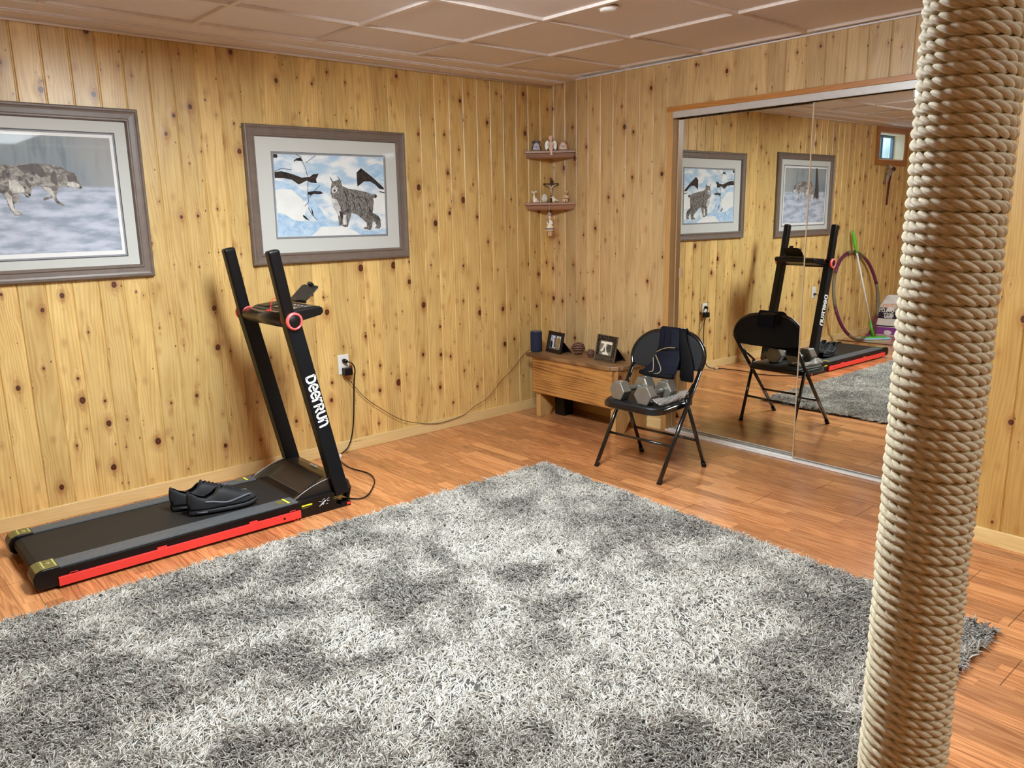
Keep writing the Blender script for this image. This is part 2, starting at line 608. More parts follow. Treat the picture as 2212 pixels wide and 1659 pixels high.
# ceiling: tiles set back in a light grid, flat border along the left wall
GX = [.285, .69, 1.27, 1.885, 2.495, 3.105, 3.715, 4.325, 4.935, 5.545, 6.155]
GY = [-.685 - .602 * k for k in range(-1, 10)]
LX0, LX1, LY0, LY1 = 1.37, 2.59, -2.70, -2.31     # surface-mounted wraparound fixtures
L2X0, L2X1, L2Y0, L2Y1 = 4.45, 5.67, -2.50, -2.10
mb = MB()
mb.box(-.08, X_RIGHT + .08, Y_BACK - .08, .2, HC + .012, HC + .05)
mb.box(-.08, GX[0], Y_BACK - .08, .2, HC, HC + .012)
struct(mb.build('ceiling', m_ceil))
mb = MB()
for x in GX:
    mb.box(x - .012, x + .012, Y_BACK, -.01, HC - .002, HC + .012)
for y in GY:
    mb.box(GX[0], X_RIGHT, y - .012, y + .012, HC - .0012, HC + .012)
struct(mb.build('trim_ceiling_grid', m_grid, bevel=.001))
mb = MB()
mb.box(.0, .275, Y_BACK, -.005, HC - .004, HC)
mb.box(.0, .15, Y_BACK, -.008, HC - .010, HC - .004)
mb.box(.0, .135, Y_BACK, -.012, HC - .014, HC - .010)
struct(mb.build('trim_ceiling_border', m_ceil, bevel=.0015))
struct(MB().tube([(.012, Y_BACK, HC - .02), (.012, -.004, HC - .02)], .007, 10).build('trim_ceiling_bead', m_grid))
mb = MB()
mb.box(.25, OX1, -.014, 0, HC - .008, HC)
struct(mb.build('trim_ceiling_back', m_ceil, rot=(0, 0, PHI)))

# baseboards
BH = .066
struct(MB().box(0, .014, Y_BACK, -.006, 0, BH).build('baseboard_left', m_base, bevel=.002))
struct(MB().box(.0, 1.009, -.014, 0, 0, BH).build('baseboard_back', m_base_x, bevel=.002, rot=(0, 0, PHI)))
struct(MB().box(OX1, X_RIGHT, JO - .014, JO, 0, BH).build('baseboard_closet', m_base_x, bevel=.002, rot=(0, 0, PHI)))
struct(MB().box(X_RIGHT - .014, X_RIGHT, Y_BACK, -.6, 0, BH).build('baseboard_right', m_base, bevel=.002))
struct(MB().box(0, X_RIGHT, Y_BACK, Y_BACK + .014, 0, BH).build('baseboard_front', m_base_x, bevel=.002))

# closet opening: casings, fascia, track and the two mirror doors
struct(MB().box(1.006, OX0, -.009, .10, 0, 1.925).build('trim_closet_jamb', m_casing, bevel=.0015, rot=(0, 0, PHI)))
struct(MB().box(1.0, OX1 - .001, -.012, .10, 1.925, 1.953).build('trim_closet_head', m_casing_h, bevel=.002, rot=(0, 0, PHI)))
mb = MB()
mb.box(OX0, OX1 - .001, -.012, .0, 1.888, 1.9245)
mb.box(OX0, OX1 - .001, -.0125, -.008, 1.888, 1.894)
mb.box(OX0, OX1 - .001, .0, .09, 1.90, 1.9245)
struct(mb.build('trim_door_fascia', m_alu, bevel=.001, rot=(0, 0, PHI)))
mb = MB()
mb.box(OX0, OX1 - .001, -.016, .066, 0, .003)
mb.box(OX0, OX1 - .001, -.016, -.001, 0, .0125)
mb.box(OX0, OX1 - .001, .021, .033, 0, .0125)
mb.box(OX0, OX1 - .001, .054, .066, 0, .011)
struct(mb.build('trim_door_track', plain('track_white', (232, 228, 222), .3), bevel=.001, rot=(0, 0, PHI)))
s = NT('mirror_silver'); s.p(color=(.86, .87, .84, 1), metal=1.0, rough=0.0); m_mirror = s.m
m_edge = plain('door_edge_strip', (205, 180, 150), .3, metal=.3)
for i, (x0, x1, off) in enumerate(((1.052, 1.95, .042), (1.915, 2.757, .011))):
    d = bpy.data.objects.new('door_%d' % (i + 1), None)
    COL.objects.link(d)
    d.rotation_euler = (0, 0, PHI)
    d['kind'] = 'structure'
    d['label'] = ('rear sliding mirror door of the closet, nearer the corner', 'front sliding mirror door of the closet, beside the rope post')[i]
    R = Matrix.Rotation(PHI, 4, 'Z')

    def T(mb):
        mb.v = [tuple(R @ Vector(p)) for p in mb.v]
        return mb
    T(MB().box(x0, x1, off, off + .004, .014, 1.884)).build('mirror_pane', m_mirror, d)
    T(MB().box(x0, x1, off + .004, off + .012, .014, 1.884)).build('backing', m_white, d)
    mb = MB().box(x0 - .003, x0 + .003, off - .002, off + .012, .014, 1.884)
    mb.box(x1 - .003, x1 + .003, off - .002, off + .012, .014, 1.884)
    T(mb).build('edge_strip', m_edge, d)
    if i == 0:
        mb = MB().box(x0 + .03, x0 + .052, off - .003, off, .965, 1.02)
        mb.box(x0 + .036, x0 + .046, off - .0045, off - .001, .972, 1.013)
        T(mb).build('finger_pull', m_edge, d)

# window high in the left wall, with its corrugated well outside
mb = MB()
D = -.16
mb.box(D, .004, WY0, WY0 + .012, WZ0, WZ1)
mb.box(D, .004, WY1 - .012, WY1, WZ0, WZ1)
mb.box(D, .004, WY0, WY1, WZ0, WZ0 + .012)
mb.box(D, .004, WY0, WY1, WZ1 - .012, WZ1)
win = bpy.data.objects.new('window_1', None); COL.objects.link(win); struct(win)
mb.build('reveal', plain('reveal_pale_wood', (232, 214, 180), .5), win)
m_dkcas = pine('window_casing', 2, 1, .6, .5, light=(176, 116, 58), dark=(142, 86, 36), K=.4, knots=.3)
mb = MB()
mb.ringframe(lambda x, y, d: Vector((d, WY0 - .055 + x, WZ0 - .055 + y)), WY1 - WY0 + .11, WZ1 - WZ0 + .11, [(0, .002), (0, .016), (.055, .016), (.055, .002)])
mb.build('casing', m_dkcas, win)
mb = MB()
m_wframe = plain('window_frame_blue_grey', (96, 118, 134), .4)
X = D + .02
mb.ringframe(lambda x, y, d: Vector((d, WY0 + .012 + x, WZ0 + .012 + y)), WY1 - WY0 - .024, WZ1 - WZ0 - .024, [(0, X), (0, X + .03), (.022, X + .03), (.022, X)])
mb.box(X, X + .034, (WY0 + WY1) / 2 - .02, (WY0 + WY1) / 2 + .02, WZ0 + .012, WZ1 - .012)
mb.build('window_frame', m_wframe, win)
MB().box(X + .01, X + .014, WY0 + .03, WY1 - .03, WZ0 + .03, WZ1 - .03).build('pane', m_glass, win)
m_well = plain('galvanised_well', (176, 190, 200), .4, metal=.3)


def wellf(u, v):
    a = math.pi * (u * 1.0) + math.pi / 2
    return Vector((D - .05 + .5 * math.cos(a) * 1.0, (WY0 + WY1) / 2 + .55 * math.sin(a), 1.5 + v * .72 + 0 * u)) + Vector((math.cos(a), math.sin(a), 0)) * .012 * math.sin(u * 80)


struct(MB().grid(wellf, 160, 4).build('window_well', m_well, fixn=False, solid=.004))

# ---------------------------------------------------------------- ceiling things
m_lens = emis('fixture_lens', (.90, 1.0, 1.06), LIGHT_A)
m_lensb = emis('fixture_lens_far', (.90, 1.0, 1.06), LIGHT_B)
for (x0, x1, y0, y1), lab, ml in (((LX0, LX1, LY0, LY1), 'long white ceiling light over the rug, its corner seen in the closet mirror', m_lens),
                              ((L2X0, L2X1, L2Y0, L2Y1), 'long white ceiling light on the far side of the rope post', m_lensb)):
    t = thing('ceiling_light', lab, 'ceiling light', ((x0 + x1) / 2, (y0 + y1) / 2, HC - .03))
    mb = MB()
    mb.box(x0 + .02, x1 - .02, y0 + .02, y1 - .02, HC - .014, HC + .004)
    mb.box(x0 - .004, x0 + .012, y0 - .003, y1 + .003, HC - .068, HC - .002)
    mb.box(x1 - .012, x1 + .004, y0 - .003, y1 + .003, HC - .068, HC - .002)
    mb.build('fixture_pan', m_white, t, bevel=.002)
    ym = (y0 + y1) / 2
    pr = [(y0, HC - .014), (y0 + .002, HC - .050), (y0 + .03, HC - .066), (y1 - .03, HC - .066), (y1 - .002, HC - .050), (y1, HC - .014)]
    MB().prism([(x0 + .012, y, z) for y, z in pr], (x1 - x0 - .024, 0, 0)).build('diffuser', ml, t, bevel=.004)
t = thing('sprinkler_cover', 'small round white cap set in a ceiling tile above the mirror doors', 'ceiling cap', (1.602, -1.222, HC))
MB().lathe([(.0001, -.012), (.028, -.012), (.036, -.008), (.038, 0), (.038, .006)], Matrix.Translation((1.602, -1.222, HC)), 32).build('cover_plate', m_white, t)
MB().lathe([(.045, -.0015), (.045, .003), (.037, .003), (.037, -.0015)], Matrix.Translation((1.602, -1.222, HC)), 32).build('trim_ring', m_grid, t)

# ---------------------------------------------------------------- shaggy rug
m_rugb = plain('rug_backing', (74, 72, 68), .9, spec=.1)
RC = [(1.02, -1.065), (3.315, -1.235), (3.30, -4.27), (.985, -4.12)]
rug = thing('shag_rug', 'large grey shaggy rug lying on the laminate floor', 'rug', (2.15, -2.65, 0))
MB().prism([(x, y, .001) for x, y in RC], (0, 0, .011)).build('rug_backing', m_rugb, rug, bevel=.002)
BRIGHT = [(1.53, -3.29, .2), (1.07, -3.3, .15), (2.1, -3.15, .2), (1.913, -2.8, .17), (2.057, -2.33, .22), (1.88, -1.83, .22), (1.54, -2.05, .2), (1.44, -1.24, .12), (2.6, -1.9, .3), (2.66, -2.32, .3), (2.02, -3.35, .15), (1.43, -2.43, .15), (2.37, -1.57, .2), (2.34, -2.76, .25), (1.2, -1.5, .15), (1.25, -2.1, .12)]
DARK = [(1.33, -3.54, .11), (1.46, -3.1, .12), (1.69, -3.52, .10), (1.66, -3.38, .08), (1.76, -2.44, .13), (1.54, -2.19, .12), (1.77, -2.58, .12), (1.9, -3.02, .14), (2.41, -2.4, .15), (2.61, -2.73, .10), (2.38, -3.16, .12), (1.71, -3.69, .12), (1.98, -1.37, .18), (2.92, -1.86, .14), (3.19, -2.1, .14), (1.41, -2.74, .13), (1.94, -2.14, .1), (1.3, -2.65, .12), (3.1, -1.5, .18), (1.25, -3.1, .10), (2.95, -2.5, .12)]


def rug_pile():
    rng = np.random.default_rng(7)
    NT_, PER = 31000, 9
    N = NT_ * PER
    tu, tv = rng.random(NT_), rng.random(NT_)
    # jittered grid of tufts
    gx = int(math.sqrt(NT_ * 2.3 / 3.05)); gy = NT_ // gx
    NT_ = gx * gy; N = NT_ * PER
    ii, jj = np.meshgrid(np.arange(gx), np.arange(gy))
    tu = ((ii + .5 + rng.uniform(-.42, .42, ii.shape)) / gx).ravel(); tv = ((jj + .5 + rng.uniform(-.42, .42, jj.shape)) / gy).ravel()
    u, v = np.repeat(tu, PER), np.repeat(tv, PER)
    tid = np.repeat(np.arange(NT_), PER)
    P = [np.array(c) for c in RC]
    p = ((1 - u) * (1 - v))[:, None] * P[0] + (u * (1 - v))[:, None] * P[1] + (u * v)[:, None] * P[2] + ((1 - u) * v)[:, None] * P[3]
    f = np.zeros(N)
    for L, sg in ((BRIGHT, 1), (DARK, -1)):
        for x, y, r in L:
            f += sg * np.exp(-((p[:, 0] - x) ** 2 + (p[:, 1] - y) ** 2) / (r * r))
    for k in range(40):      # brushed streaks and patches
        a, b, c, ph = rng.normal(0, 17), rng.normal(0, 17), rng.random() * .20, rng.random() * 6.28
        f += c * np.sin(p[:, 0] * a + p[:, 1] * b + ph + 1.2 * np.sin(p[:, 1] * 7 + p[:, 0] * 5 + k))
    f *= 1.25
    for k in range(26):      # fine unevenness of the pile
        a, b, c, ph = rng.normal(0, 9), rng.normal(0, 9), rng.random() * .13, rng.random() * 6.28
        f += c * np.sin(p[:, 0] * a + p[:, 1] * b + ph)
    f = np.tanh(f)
    # brushed direction: bright patches lie away from the camera, dark ones towards it
    base = np.array([-.62, .78])
    tuft = rng.normal(0, 1, (NT_, 3))[tid]
    sp = rng.normal(0, 1, (N, 2))
    lean = np.where(f > 0, f * 1.15, f * .75)
    d2 = base[None, :] * lean[:, None] + tuft[:, :2] * .50 + sp * .36
    up = np.clip(.82 - .42 * f, .35, 1.25)
    d = np.concatenate([d2, up[:, None]], 1)
    d /= np.linalg.norm(d, axis=1)[:, None]
    ln = (.029 + .006 * rng.random(N) + .003 * tuft[:, 2]) * (1 + .12 * f)
    p = p + sp * .0024
    K = 5
    pts = np.zeros((N, K, 3), np.float32)
    bend = rng.normal(0, .45, (N, 3)); bend[:, 2] = -np.abs(bend[:, 2]) * .8 - .35
    for k in range(K):
        t = k / (K - 1)
        pts[:, k, :2] = p
        pts[:, k, 2] = .009
        pts[:, k] += d * (ln * t)[:, None] + bend * (ln * t * t * .55)[:, None]
    pts[:, :, 2] = np.maximum(pts[:, :, 2], .004)
    hc = bpy.data.hair_curves.new('pile')
    hc.add_curves([K] * N)
    hc.attributes['position'].data.foreach_set('vector', pts.ravel()) if 'position' in hc.attributes else hc.position_data.foreach_set('vector', pts.ravel())
    ra = hc.attributes.get('radius') or hc.attributes.new('radius', 'FLOAT', 'POINT')
    rr = np.tile(np.array([.0014, .00155, .0015, .0013, .0005], np.float32), N) * np.repeat((.75 + .5 * rng.random(N)).astype(np.float32), K)
    ra.data.foreach_set('value', rr)
    ta = hc.attributes.new('pile_shade', 'FLOAT', 'CURVE')
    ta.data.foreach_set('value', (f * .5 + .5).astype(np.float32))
    s = NT('rug_yarn')
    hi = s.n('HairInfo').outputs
    tn = s.n('Attribute', attribute_name='pile_shade').outputs['Fac']
    c = s.mix(s.math('ADD', s.math('MULTIPLY', hi['Random'], .62), s.math('MULTIPLY', tn, .38)), lin(84, 81, 76), lin(220, 215, 204))  # patch term paints pile-direction shading into the yarn colour
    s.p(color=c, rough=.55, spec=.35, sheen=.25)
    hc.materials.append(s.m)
    o = bpy.data.objects.new('pile', hc)
    COL.objects.link(o)
    o.parent = rug
    o.matrix_parent_inverse = mw(rug).inverted()
    o['kind'] = 'stuff'


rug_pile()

# ---------------------------------------------------------------- rope-wrapped post
PX, PY = 3.600, -2.738
post = thing('rope_wrapped_post', 'steel support post wrapped in thick cream rope from floor to ceiling', 'post', (PX, PY, 0))
MB().cyl((PX, PY, 0), (PX, PY, HC), .049, n=40).build('steel_post', m_alu, post)


def rope():
    Rp, rr, pitch = .0565, .0086, .01585
    z0, z1 = .03, HC - .006
    lay = .056
    per = 108
    turns = (z1 - z0) / pitch
    N = int(turns * per)
    th = np.arange(N) * 2 * np.pi / per
    wob = .0006 * np.sin(th * .37) + .0005 * np.sin(th * 1.13 + 1)
    z = z0 + pitch * th / (2 * np.pi) + .0007 * np.sin(th * .21 + 2) + wob
    c, s_ = np.cos(-th), np.sin(-th)     # handedness of the winding
    R = Rp + wob
    er = np.stack([c, s_, 0 * c], 1)
    C = np.stack([PX + R * c, PY + R * s_, z], 1)
    ez = np.tile([0, 0, 1.0], (N, 1))
    arc = th * Rp
    A = 9
    vs, fs, st = [], [], []
    o = 0
    for k in range(3):
        ph = 2 * np.pi * arc / lay + 2 * np.pi * k / 3
        sgn = 1.0
        rs = .0044
        cc = C + er * (rs * 1.02 * np.cos(ph))[:, None] + ez * (sgn * rs * 1.02 * np.sin(ph))[:, None]
        tg = np.gradient(cc, axis=0)
        tg /= np.linalg.norm(tg, axis=1)[:, None]
        e1 = er - tg * (er * tg).sum(1)[:, None]
        e1 /= np.linalg.norm(e1, axis=1)[:, None]
        e2 = np.cross(tg, e1)
        a = 2 * np.pi * np.arange(A) / A
        v = cc[:, None, :] + rs * 1.13 * (e1[:, None, :] * np.cos(a)[None, :, None] + e2[:, None, :] * np.sin(a)[None, :, None])
        vs.append(v.reshape(-1, 3))
        i = np.arange(N - 1)[:, None] * A
        j = np.arange(A)[None, :]
        j2 = (j + 1) % A
        fs.append((np.stack([i + j, i + j2, i + A + j2, i + A + j], -1) + o).reshape(-1, 4))
        st.append(np.stack([np.repeat(arc, A), np.tile(a, N), np.full(N * A, k * 3.3)], 1))
        o += N * A
    v, f, st = np.concatenate(vs), np.concatenate(fs), np.concatenate(st)
    me = bpy.data.meshes.new('rope_wrap')
    me.vertices.add(len(v)); me.vertices.foreach_set('co', v.astype(np.float32).ravel())
    me.loops.add(f.size); me.loops.foreach_set('vertex_index', f.astype(np.int32).ravel())
    me.polygons.add(len(f)); me.polygons.foreach_set('loop_start', np.arange(0, f.size, 4, dtype=np.int32))
    me.polygons.foreach_set('use_smooth', np.ones(len(f), bool))
    at_ = me.attributes.new('st', 'FLOAT_VECTOR', 'POINT')
    at_.data.foreach_set('vector', st.astype(np.float32).ravel())
    me.update(calc_edges=True)
    s = NT('manila_rope')
    a = s.n('Attribute', attribute_name='st')
    so = s.n('SeparateXYZ', {0: a.outputs['Vector']}).outputs
    ang = s.math('ADD', so[1], s.math('MULTIPLY', so[0], 260.0))
    vec = s.xyz(s.math('MULTIPLY', s.math('COSINE', ang), 2.6), s.math('MULTIPLY', s.math('SINE', ang), 2.6), s.math('MULTIPLY_ADD', so[0], 26.0, so[2]))
    nz = s.noise(vec, 2.2, 4, .65)
    n2 = s.noise(s.n('TexCoord').outputs['Object'], 14.0, 2)
    col = s.mix(s.ramp(nz, .3, .7), lin(200, 186, 148), lin(246, 238, 210))
    col = s.mix(s.math('MULTIPLY', n2, .35), col, lin(200, 180, 138))
    s.p(color=col, rough=.42, spec=.5, sheen=.1)
    s.bump(nz, .8, .0016)
    me.materials.append(s.m)
    o = bpy.data.objects.new('rope_wrap', me)
    COL.objects.link(o)
    o.parent = post
    o.matrix_parent_inverse = mw(post).inverted()


rope()

# ---------------------------------------------------------------- treadmill
m_red = plain('red_paint', (228, 58, 54), .35, coat=.3, var=.02)
m_pink = plain('coral_plastic', (236, 92, 88), .35, var=.02)
m_rail = plain('rail_grey_rubber', (82, 84, 86), .5)
m_belt = plain('belt_black', (22, 20, 19), .65, scale=300, bump=.3, bscale=900)
m_hood = plain('hood_brown_black', (44, 36, 29), .3, coat=.2)
m_navy = plain('upright_blue_black', (8, 12, 17), .42, spec=.3)
m_yel = plain('sticker_yellow', (236, 232, 60), .4)
m_olive = plain('end_cap_sticker', (104, 98, 52), .35)  # cap sticker's olive is reflected wood painted into its colour
m_silver = plain('silver_print', (190, 190, 190), .4)
TX0, TX1 = .27, .80
tm = thing('treadmill', 'black and red folding treadmill standing along the pine wall', 'treadmill', (.535, -2.82, 0))
# deck
mb = MB().box(TX0 + .03, TX1 - .03, -3.40, -2.3, .03, .062)
mb.build('deck_base', m_blackp, tm, bevel=.004)
prof = [(-3.43, .018), (-3.462, .024), (-3.478, .046), (-3.472, .068), (-3.452, .078), (-3.42, .080), (-2.34, .080), (-2.34, .066), (-3.43, .064)]
MB().prism([(.352, y, z) for y, z in prof], (.346, 0, 0)).build('running_belt', m_belt, tm, bevel=.003)
for x0, x1 in ((TX0, .349), (.701, TX1)):
    mb = MB().box(x0, x1, -3.405, -2.415, .028, .079, 0)
    mb.build('side_rail', m_black, tm, bevel=.004)
    mb = MB()
    w = x1 - x0
    for k in range(5):
        mb.box(x0 + .006 + k * (w - .012) / 5 + .0015, x0 + .006 + (k + 1) * (w - .012) / 5 - .0015, -3.404, -2.418, .078, .0855)
    mb.box(x0 + .006, x1 - .006, -3.404, -2.418, .077, .083)
    mb.build('foot_rail', m_rail, tm, bevel=.0012)
    ec = MB().prism([(x0 - .004, y, z) for y, z in [(-3.40, .012), (-3.478, .012), (-3.492, .03), (-3.494, .058), (-3.482, .08), (-3.46, .0885), (-3.40, .0885)]], (w + .008, 0, 0)).build('end_cap', m_black, tm, bevel=.005, seg=3)
    MB().prism([(x0 + .004, y, z) for y, z in [(-3.404, .0882), (-3.46, .0882), (-3.480, .081), (-3.486, .069), (-3.4868, .0695), (-3.481, .0822), (-3.46, .0892), (-3.404, .0892)]], (w - .008, 0, 0)).build('cap_sticker', m_olive, ec)
    mb = MB()
    for (a, b) in ((-3.452, -3.447), (-3.412, -3.407)):
        mb.box(x0 + .008, x1 - .014, a, b, .0892, .0897)
    mb.tube([(x0 + .02, -3.44, .0896), (x0 + .045, -3.422, .0896)], .0018, 4)
    mb.tube([(x0 + .045, -3.442, .0896), (x0 + .05, -3.425, .0896)], .0018, 4)
    mb.build('cap_marking', plain('cap_marking_yellow', (190, 186, 110), .4), ec)
    MB().box(x0 + .012, x1 - .018, -2.462, -2.452, .0855, .0862).build('yellow_sticker', m_yel, tm)
    MB().box(x0 + .022, x1 - .028, -2.50, -2.47, .0855, .086).build('small_print', m_olive, tm)
# front housing
mb = MB().prism([(TX0, y, z) for y, z in [(-2.418, .004), (-2.418, .079), (-2.405, .0845), (-2.25, .0885), (-2.232, .082), (-2.232, .03), (-2.20, .012), (-2.155, .004)]], (TX1 - TX0, 0, 0))
mb.build('front_housing', m_blackp, tm, bevel=.003)
# motor hood: a fin on each side with a dished panel between
HP = [(-2.418, .083), (-2.39, .098), (-2.36, .112), (-2.32, .127), (-2.28, .1375), (-2.24, .1445), (-2.20, .146), (-2.16, .137), (-2.135, .115), (-2.125, .08)]


def hz(y):
    for (a, b), (c, d) in zip(HP, HP[1:]):
        if a <= y <= c:
            return b + (d - b) * (y - a) / (c - a)
    return HP[-1][1]


def hoodf(u, v):
    x = .300 + u * .462
    y = -2.418 + v * .293
    e = min(1.0, max(0.0, (min(u, 1 - u) - .02) / .13))
    e = e * e * (3 - 2 * e)
    zc = .084 + (hz(max(y, -2.36 + 0)) - .084) * min(1, max(0, (y + 2.362) / .12)) ** .8
    zc = min(hz(y), zc)
    if y < -2.362:
        zc = .074
    return Vector((x, y, hz(y) * (1 - e) + zc * e))


mb = MB().grid(hoodf, 48, 40)
for xx, sg in ((.300, 1), (.762, 1)):
    mb.prism([(xx, y, z) for y, z in HP] + [(xx, -2.125, .07), (xx, -2.418, .07)], (.002 if xx < .5 else -.002, 0, 0))
mb.prism([(.30, -2.125, .08), (.762, -2.125, .08), (.762, -2.14, .02), (.30, -2.14, .02)], (0, .004, 0))
hood = mb.build('motor_hood', m_hood, tm, fixn=False)
for xx in (.3025, .7595):
    MB().tube([(xx, y, z + .0012) for y, z in HP[:7]], .0014, 6).build('hood_edge_highlight', m_silver, hood)  # pale tube stands in for the highlight along each fin
mt = basis((.50, -2.205, .1495), (1, 0, 0), (0, .995, .02), (0, 0, 1))
text('hood_lettering', 'DeerRun', .021, mt, m_silver, hood, .0006, off=.001)
# side graphics of the near housing
g = MB()
g.box(TX1, TX1 + .0008, -2.405, -2.352, .056, .0625)
g.build('yellow_stripe', m_yel, tm)
g = MB()
for y0, y1, z in ((-2.405, -2.352, .050), (-2.402, -2.372, .046)):
    g.box(TX1, TX1 + .0006, y0, y1, z, z + .0018)
g.build('small_print', m_olive, tm)
g = MB()
for a, b, r in (((-2.316, .036), (-2.283, .058), .0028), ((-2.30, .040), (-2.292, .045), .003), ((-2.318, .061), (-2.30, .054), .0012), ((-2.30, .06), (-2.292, .068), .001),
                ((-2.286, .058), (-2.287, .070), .001), ((-2.280, .058), (-2.262, .068), .001), ((-2.276, .054), (-2.262, .053), .001), ((-2.282, .039), (-2.272, .041), .0016)):
    g.tube([(TX1 + .0002, a[0], a[1]), (TX1 + .0002, b[0], b[1])], r, 6, sq=(1, 1))
g.build('runner_graphic', m_silver, tm)
g = MB()
g.box(TX1, TX1 + .0008, -2.243, -2.192, .062, .0638)
g.box(TX1, TX1 + .0008, -2.243, -2.185, .054, .0558)
g.build('stripe_print', m_olive, tm)
# red lift frame on both sides
for xx in (TX1 + .001, TX0 - .013):
    rf = MB().box(xx, xx + .012, -3.412, -2.416, .012, .047)
    rf.build('lift_bar', m_red, tm, bevel=.0015)
    for y in (-3.05, -2.66):
        MB().box(xx + .001, xx + .010, y, y + .038, .045, .055).build('bar_tab', m_red, tm)
    for y in (-3.375, -2.47):
        MB().tube([(xx + .006, y, .046), (xx + .006, y + .006, .054), (xx + .006, y + .028, .054), (xx + .006, y + .034, .046)], .0014, 6).build('bar_loop', m_red, tm)
    MB().cyl((xx + .0115, -2.498, .030), (xx + .0135, -2.498, .030), .005, n=12).build('bolt_hole', m_black, tm)
    mb = MB()
    mb.tube([(xx + .004, -2.53, .014), (xx + .004, -2.45, .010)], .005, 6)
    ringp = [(xx + .006, -2.437 + .0105 * math.cos(a * math.pi / 8), .0135 + .0105 * math.sin(a * math.pi / 8)) for a in range(16)]
    mb.tube(ringp, .0024, 6, closed=True)
    mb.build('pivot_ring', m_red, tm)
for xx in (TX0, TX1 - .05):
    MB().box(xx, xx + .05, -2.20, -2.148, .0, .022).build('front_foot', m_blackp, tm, bevel=.004)
    MB().box(xx + .006, xx + .0515, -2.172, -2.150, .006, .019).build('foot_tip', m_red, tm, bevel=.003)
MB().box(TX0 + .01, TX0 + .06, -3.38, -3.33, 0, .03).build('rear_foot', m_blackp, tm, bevel=.003)
MB().box(TX1 - .06, TX1 - .01, -3.38, -3.33, 0, .03).build('rear_foot', m_blackp, tm, bevel=.003)
# uprights, crossbar, handles, hubs
HY, HZ = -2.374, .914


def slab(y0, z0, y1, z1, w, x0, x1):
    """bar in the y-z plane from (y0,z0) to (y1,z1), width w"""
    d = Vector((0, y1 - y0, z1 - z0)).normalized()
    n = Vector((0, d.z, -d.y)) * w / 2
    a, b = Vector((x0, y0, z0)), Vector((x0, y1, z1))
    return MB().prism([a - n, a + n, b + n, b - n], (x1 - x0, 0, 0))


for x0, x1 in ((.742, .797), (.273, .328)):
    up = slab(-2.186, .062, HY, HZ - .005, .072, x0, x1).build('upright', m_navy, tm, bevel=.006, seg=3)
    slab(-2.380, .90, -2.437, 1.226, .056, x0 + .004, x1 - .004).build('handle', m_black, tm, bevel=.012, seg=4)
    if x0 > .5:
        for xa, xb in ((x1 - .002, x1 + .016), ):
            MB().lathe([(.0365, 0), (.0395, .004), (.0395, .012), (.035, .018), (.029, .018), (.029, .01)], basis((xa, HY, HZ), (0, 1, 0), (0, 0, 1), (1, 0, 0)), 40).build('hub_ring', m_pink, tm)
            MB().lathe([(.029, 0), (.0285, .013), (.026, .0155), (.0001, .0155)], basis((xa, HY, HZ), (0, 1, 0), (0, 0, 1), (1, 0, 0)), 40).build('hub_cap', m_blackp, tm)
    else:
        MB().lathe([(.0001, 0), (.036, 0), (.0385, .004), (.0385, .014), (.036, .018)], basis((x0 - .016, HY, HZ), (0, 1, 0), (0, 0, 1), (1, 0, 0)), 40).build('hub_ring', m_pink, tm)
for xa in (.728, .3275):
    MB().lathe([(.028, .002), (.0335, .004), (.0335, .0075), (.03, .0095)], basis((xa, HY, HZ), (0, 1, 0), (0, 0, 1), (1, 0, 0)), 36).build('inner_ring', m_pink, tm)
MB().cyl((.335, HY - .004, HZ - .004), (.735, HY - .004, HZ - .004), .0315, n=32).build('crossbar', m_hood, tm)
con = MB().prism([(.338, y, z) for y, z in [(-2.362, .892), (-2.365, .94), (-2.345, .951), (-2.21, .962), (-2.196, .955), (-2.192, .935), (-2.205, .922)]], (.40, 0, 0)).build('console', m_blackp, tm, bevel=.006, seg=3)
mb = MB()
mb.prism([(.36, -2.345, .9535), (.47, -2.345, .9535), (.475, -2.225, .963), (.36, -2.225, .963)], (0, 0, .0016))
mb.build('tray', m_black, con, bevel=.001)
MB().prism([(.50, -2.335, .9545), (.70, -2.335, .9545), (.72, -2.22, .9635), (.52, -2.22, .9635)], (0, 0, .0012)).build('display_panel', plain('display_brown', (66, 54, 44), .2), con)
for k in range(5):
    MB().box(.53 + k * .035, .545 + k * .035, -2.315, -2.305, .957, .9585).build('console_button', m_silver, con)
    MB().box(.54 + k * .035, .552 + k * .035, -2.26, -2.25, .9612, .9626).build('console_button', m_silver, con)
MB().lathe([(.017, 0), (.017, .003), (.012, .005), (.0001, .005)], basis((.548, -2.372, .941), (1, 0, 0), (0, 1, .08), (0, -.08, 1)), 28).build('stop_key', m_red, con)
MB().tube(spline([(.545, -2.36, .945), (.52, -2.345, .968), (.50, -2.32, .99), (.505, -2.29, .975), (.50, -2.27, .966)], 6), .0018, 6).build('safety_cord', m_red, con)
MB().box(.58, .65, -2.385, -2.362, .9425, .9435).build('label_plate', plain('label_tan', (140, 118, 92), .4), con)
mb = MB()
mb.tube([(.435, -2.212, .972), (.60, -2.212, .972)], .0075, 10)
ph = mb.build('phone_rest_hinge', m_black, con)
d = Vector((0, .075, .066)).normalized()
nrm = Vector((0, -d.z, d.y))
o0 = Vector((.44, -2.205, .975))
MB().prism([o0, o0 + Vector((.155, 0, 0)), o0 + Vector((.163, 0, 0)) + d * .02, o0 + Vector((.163, 0, 0)) + d * .085, o0 + Vector((.15, 0, 0)) + d * .096, o0 + Vector((.012, 0, 0)) + d * .096, o0 + Vector((0, 0, 0)) + d * .085], nrm * .005).build('phone_rest', m_blackp, con, bevel=.0015)
q = o0 + Vector((.068, 0, 0)) + d * .09
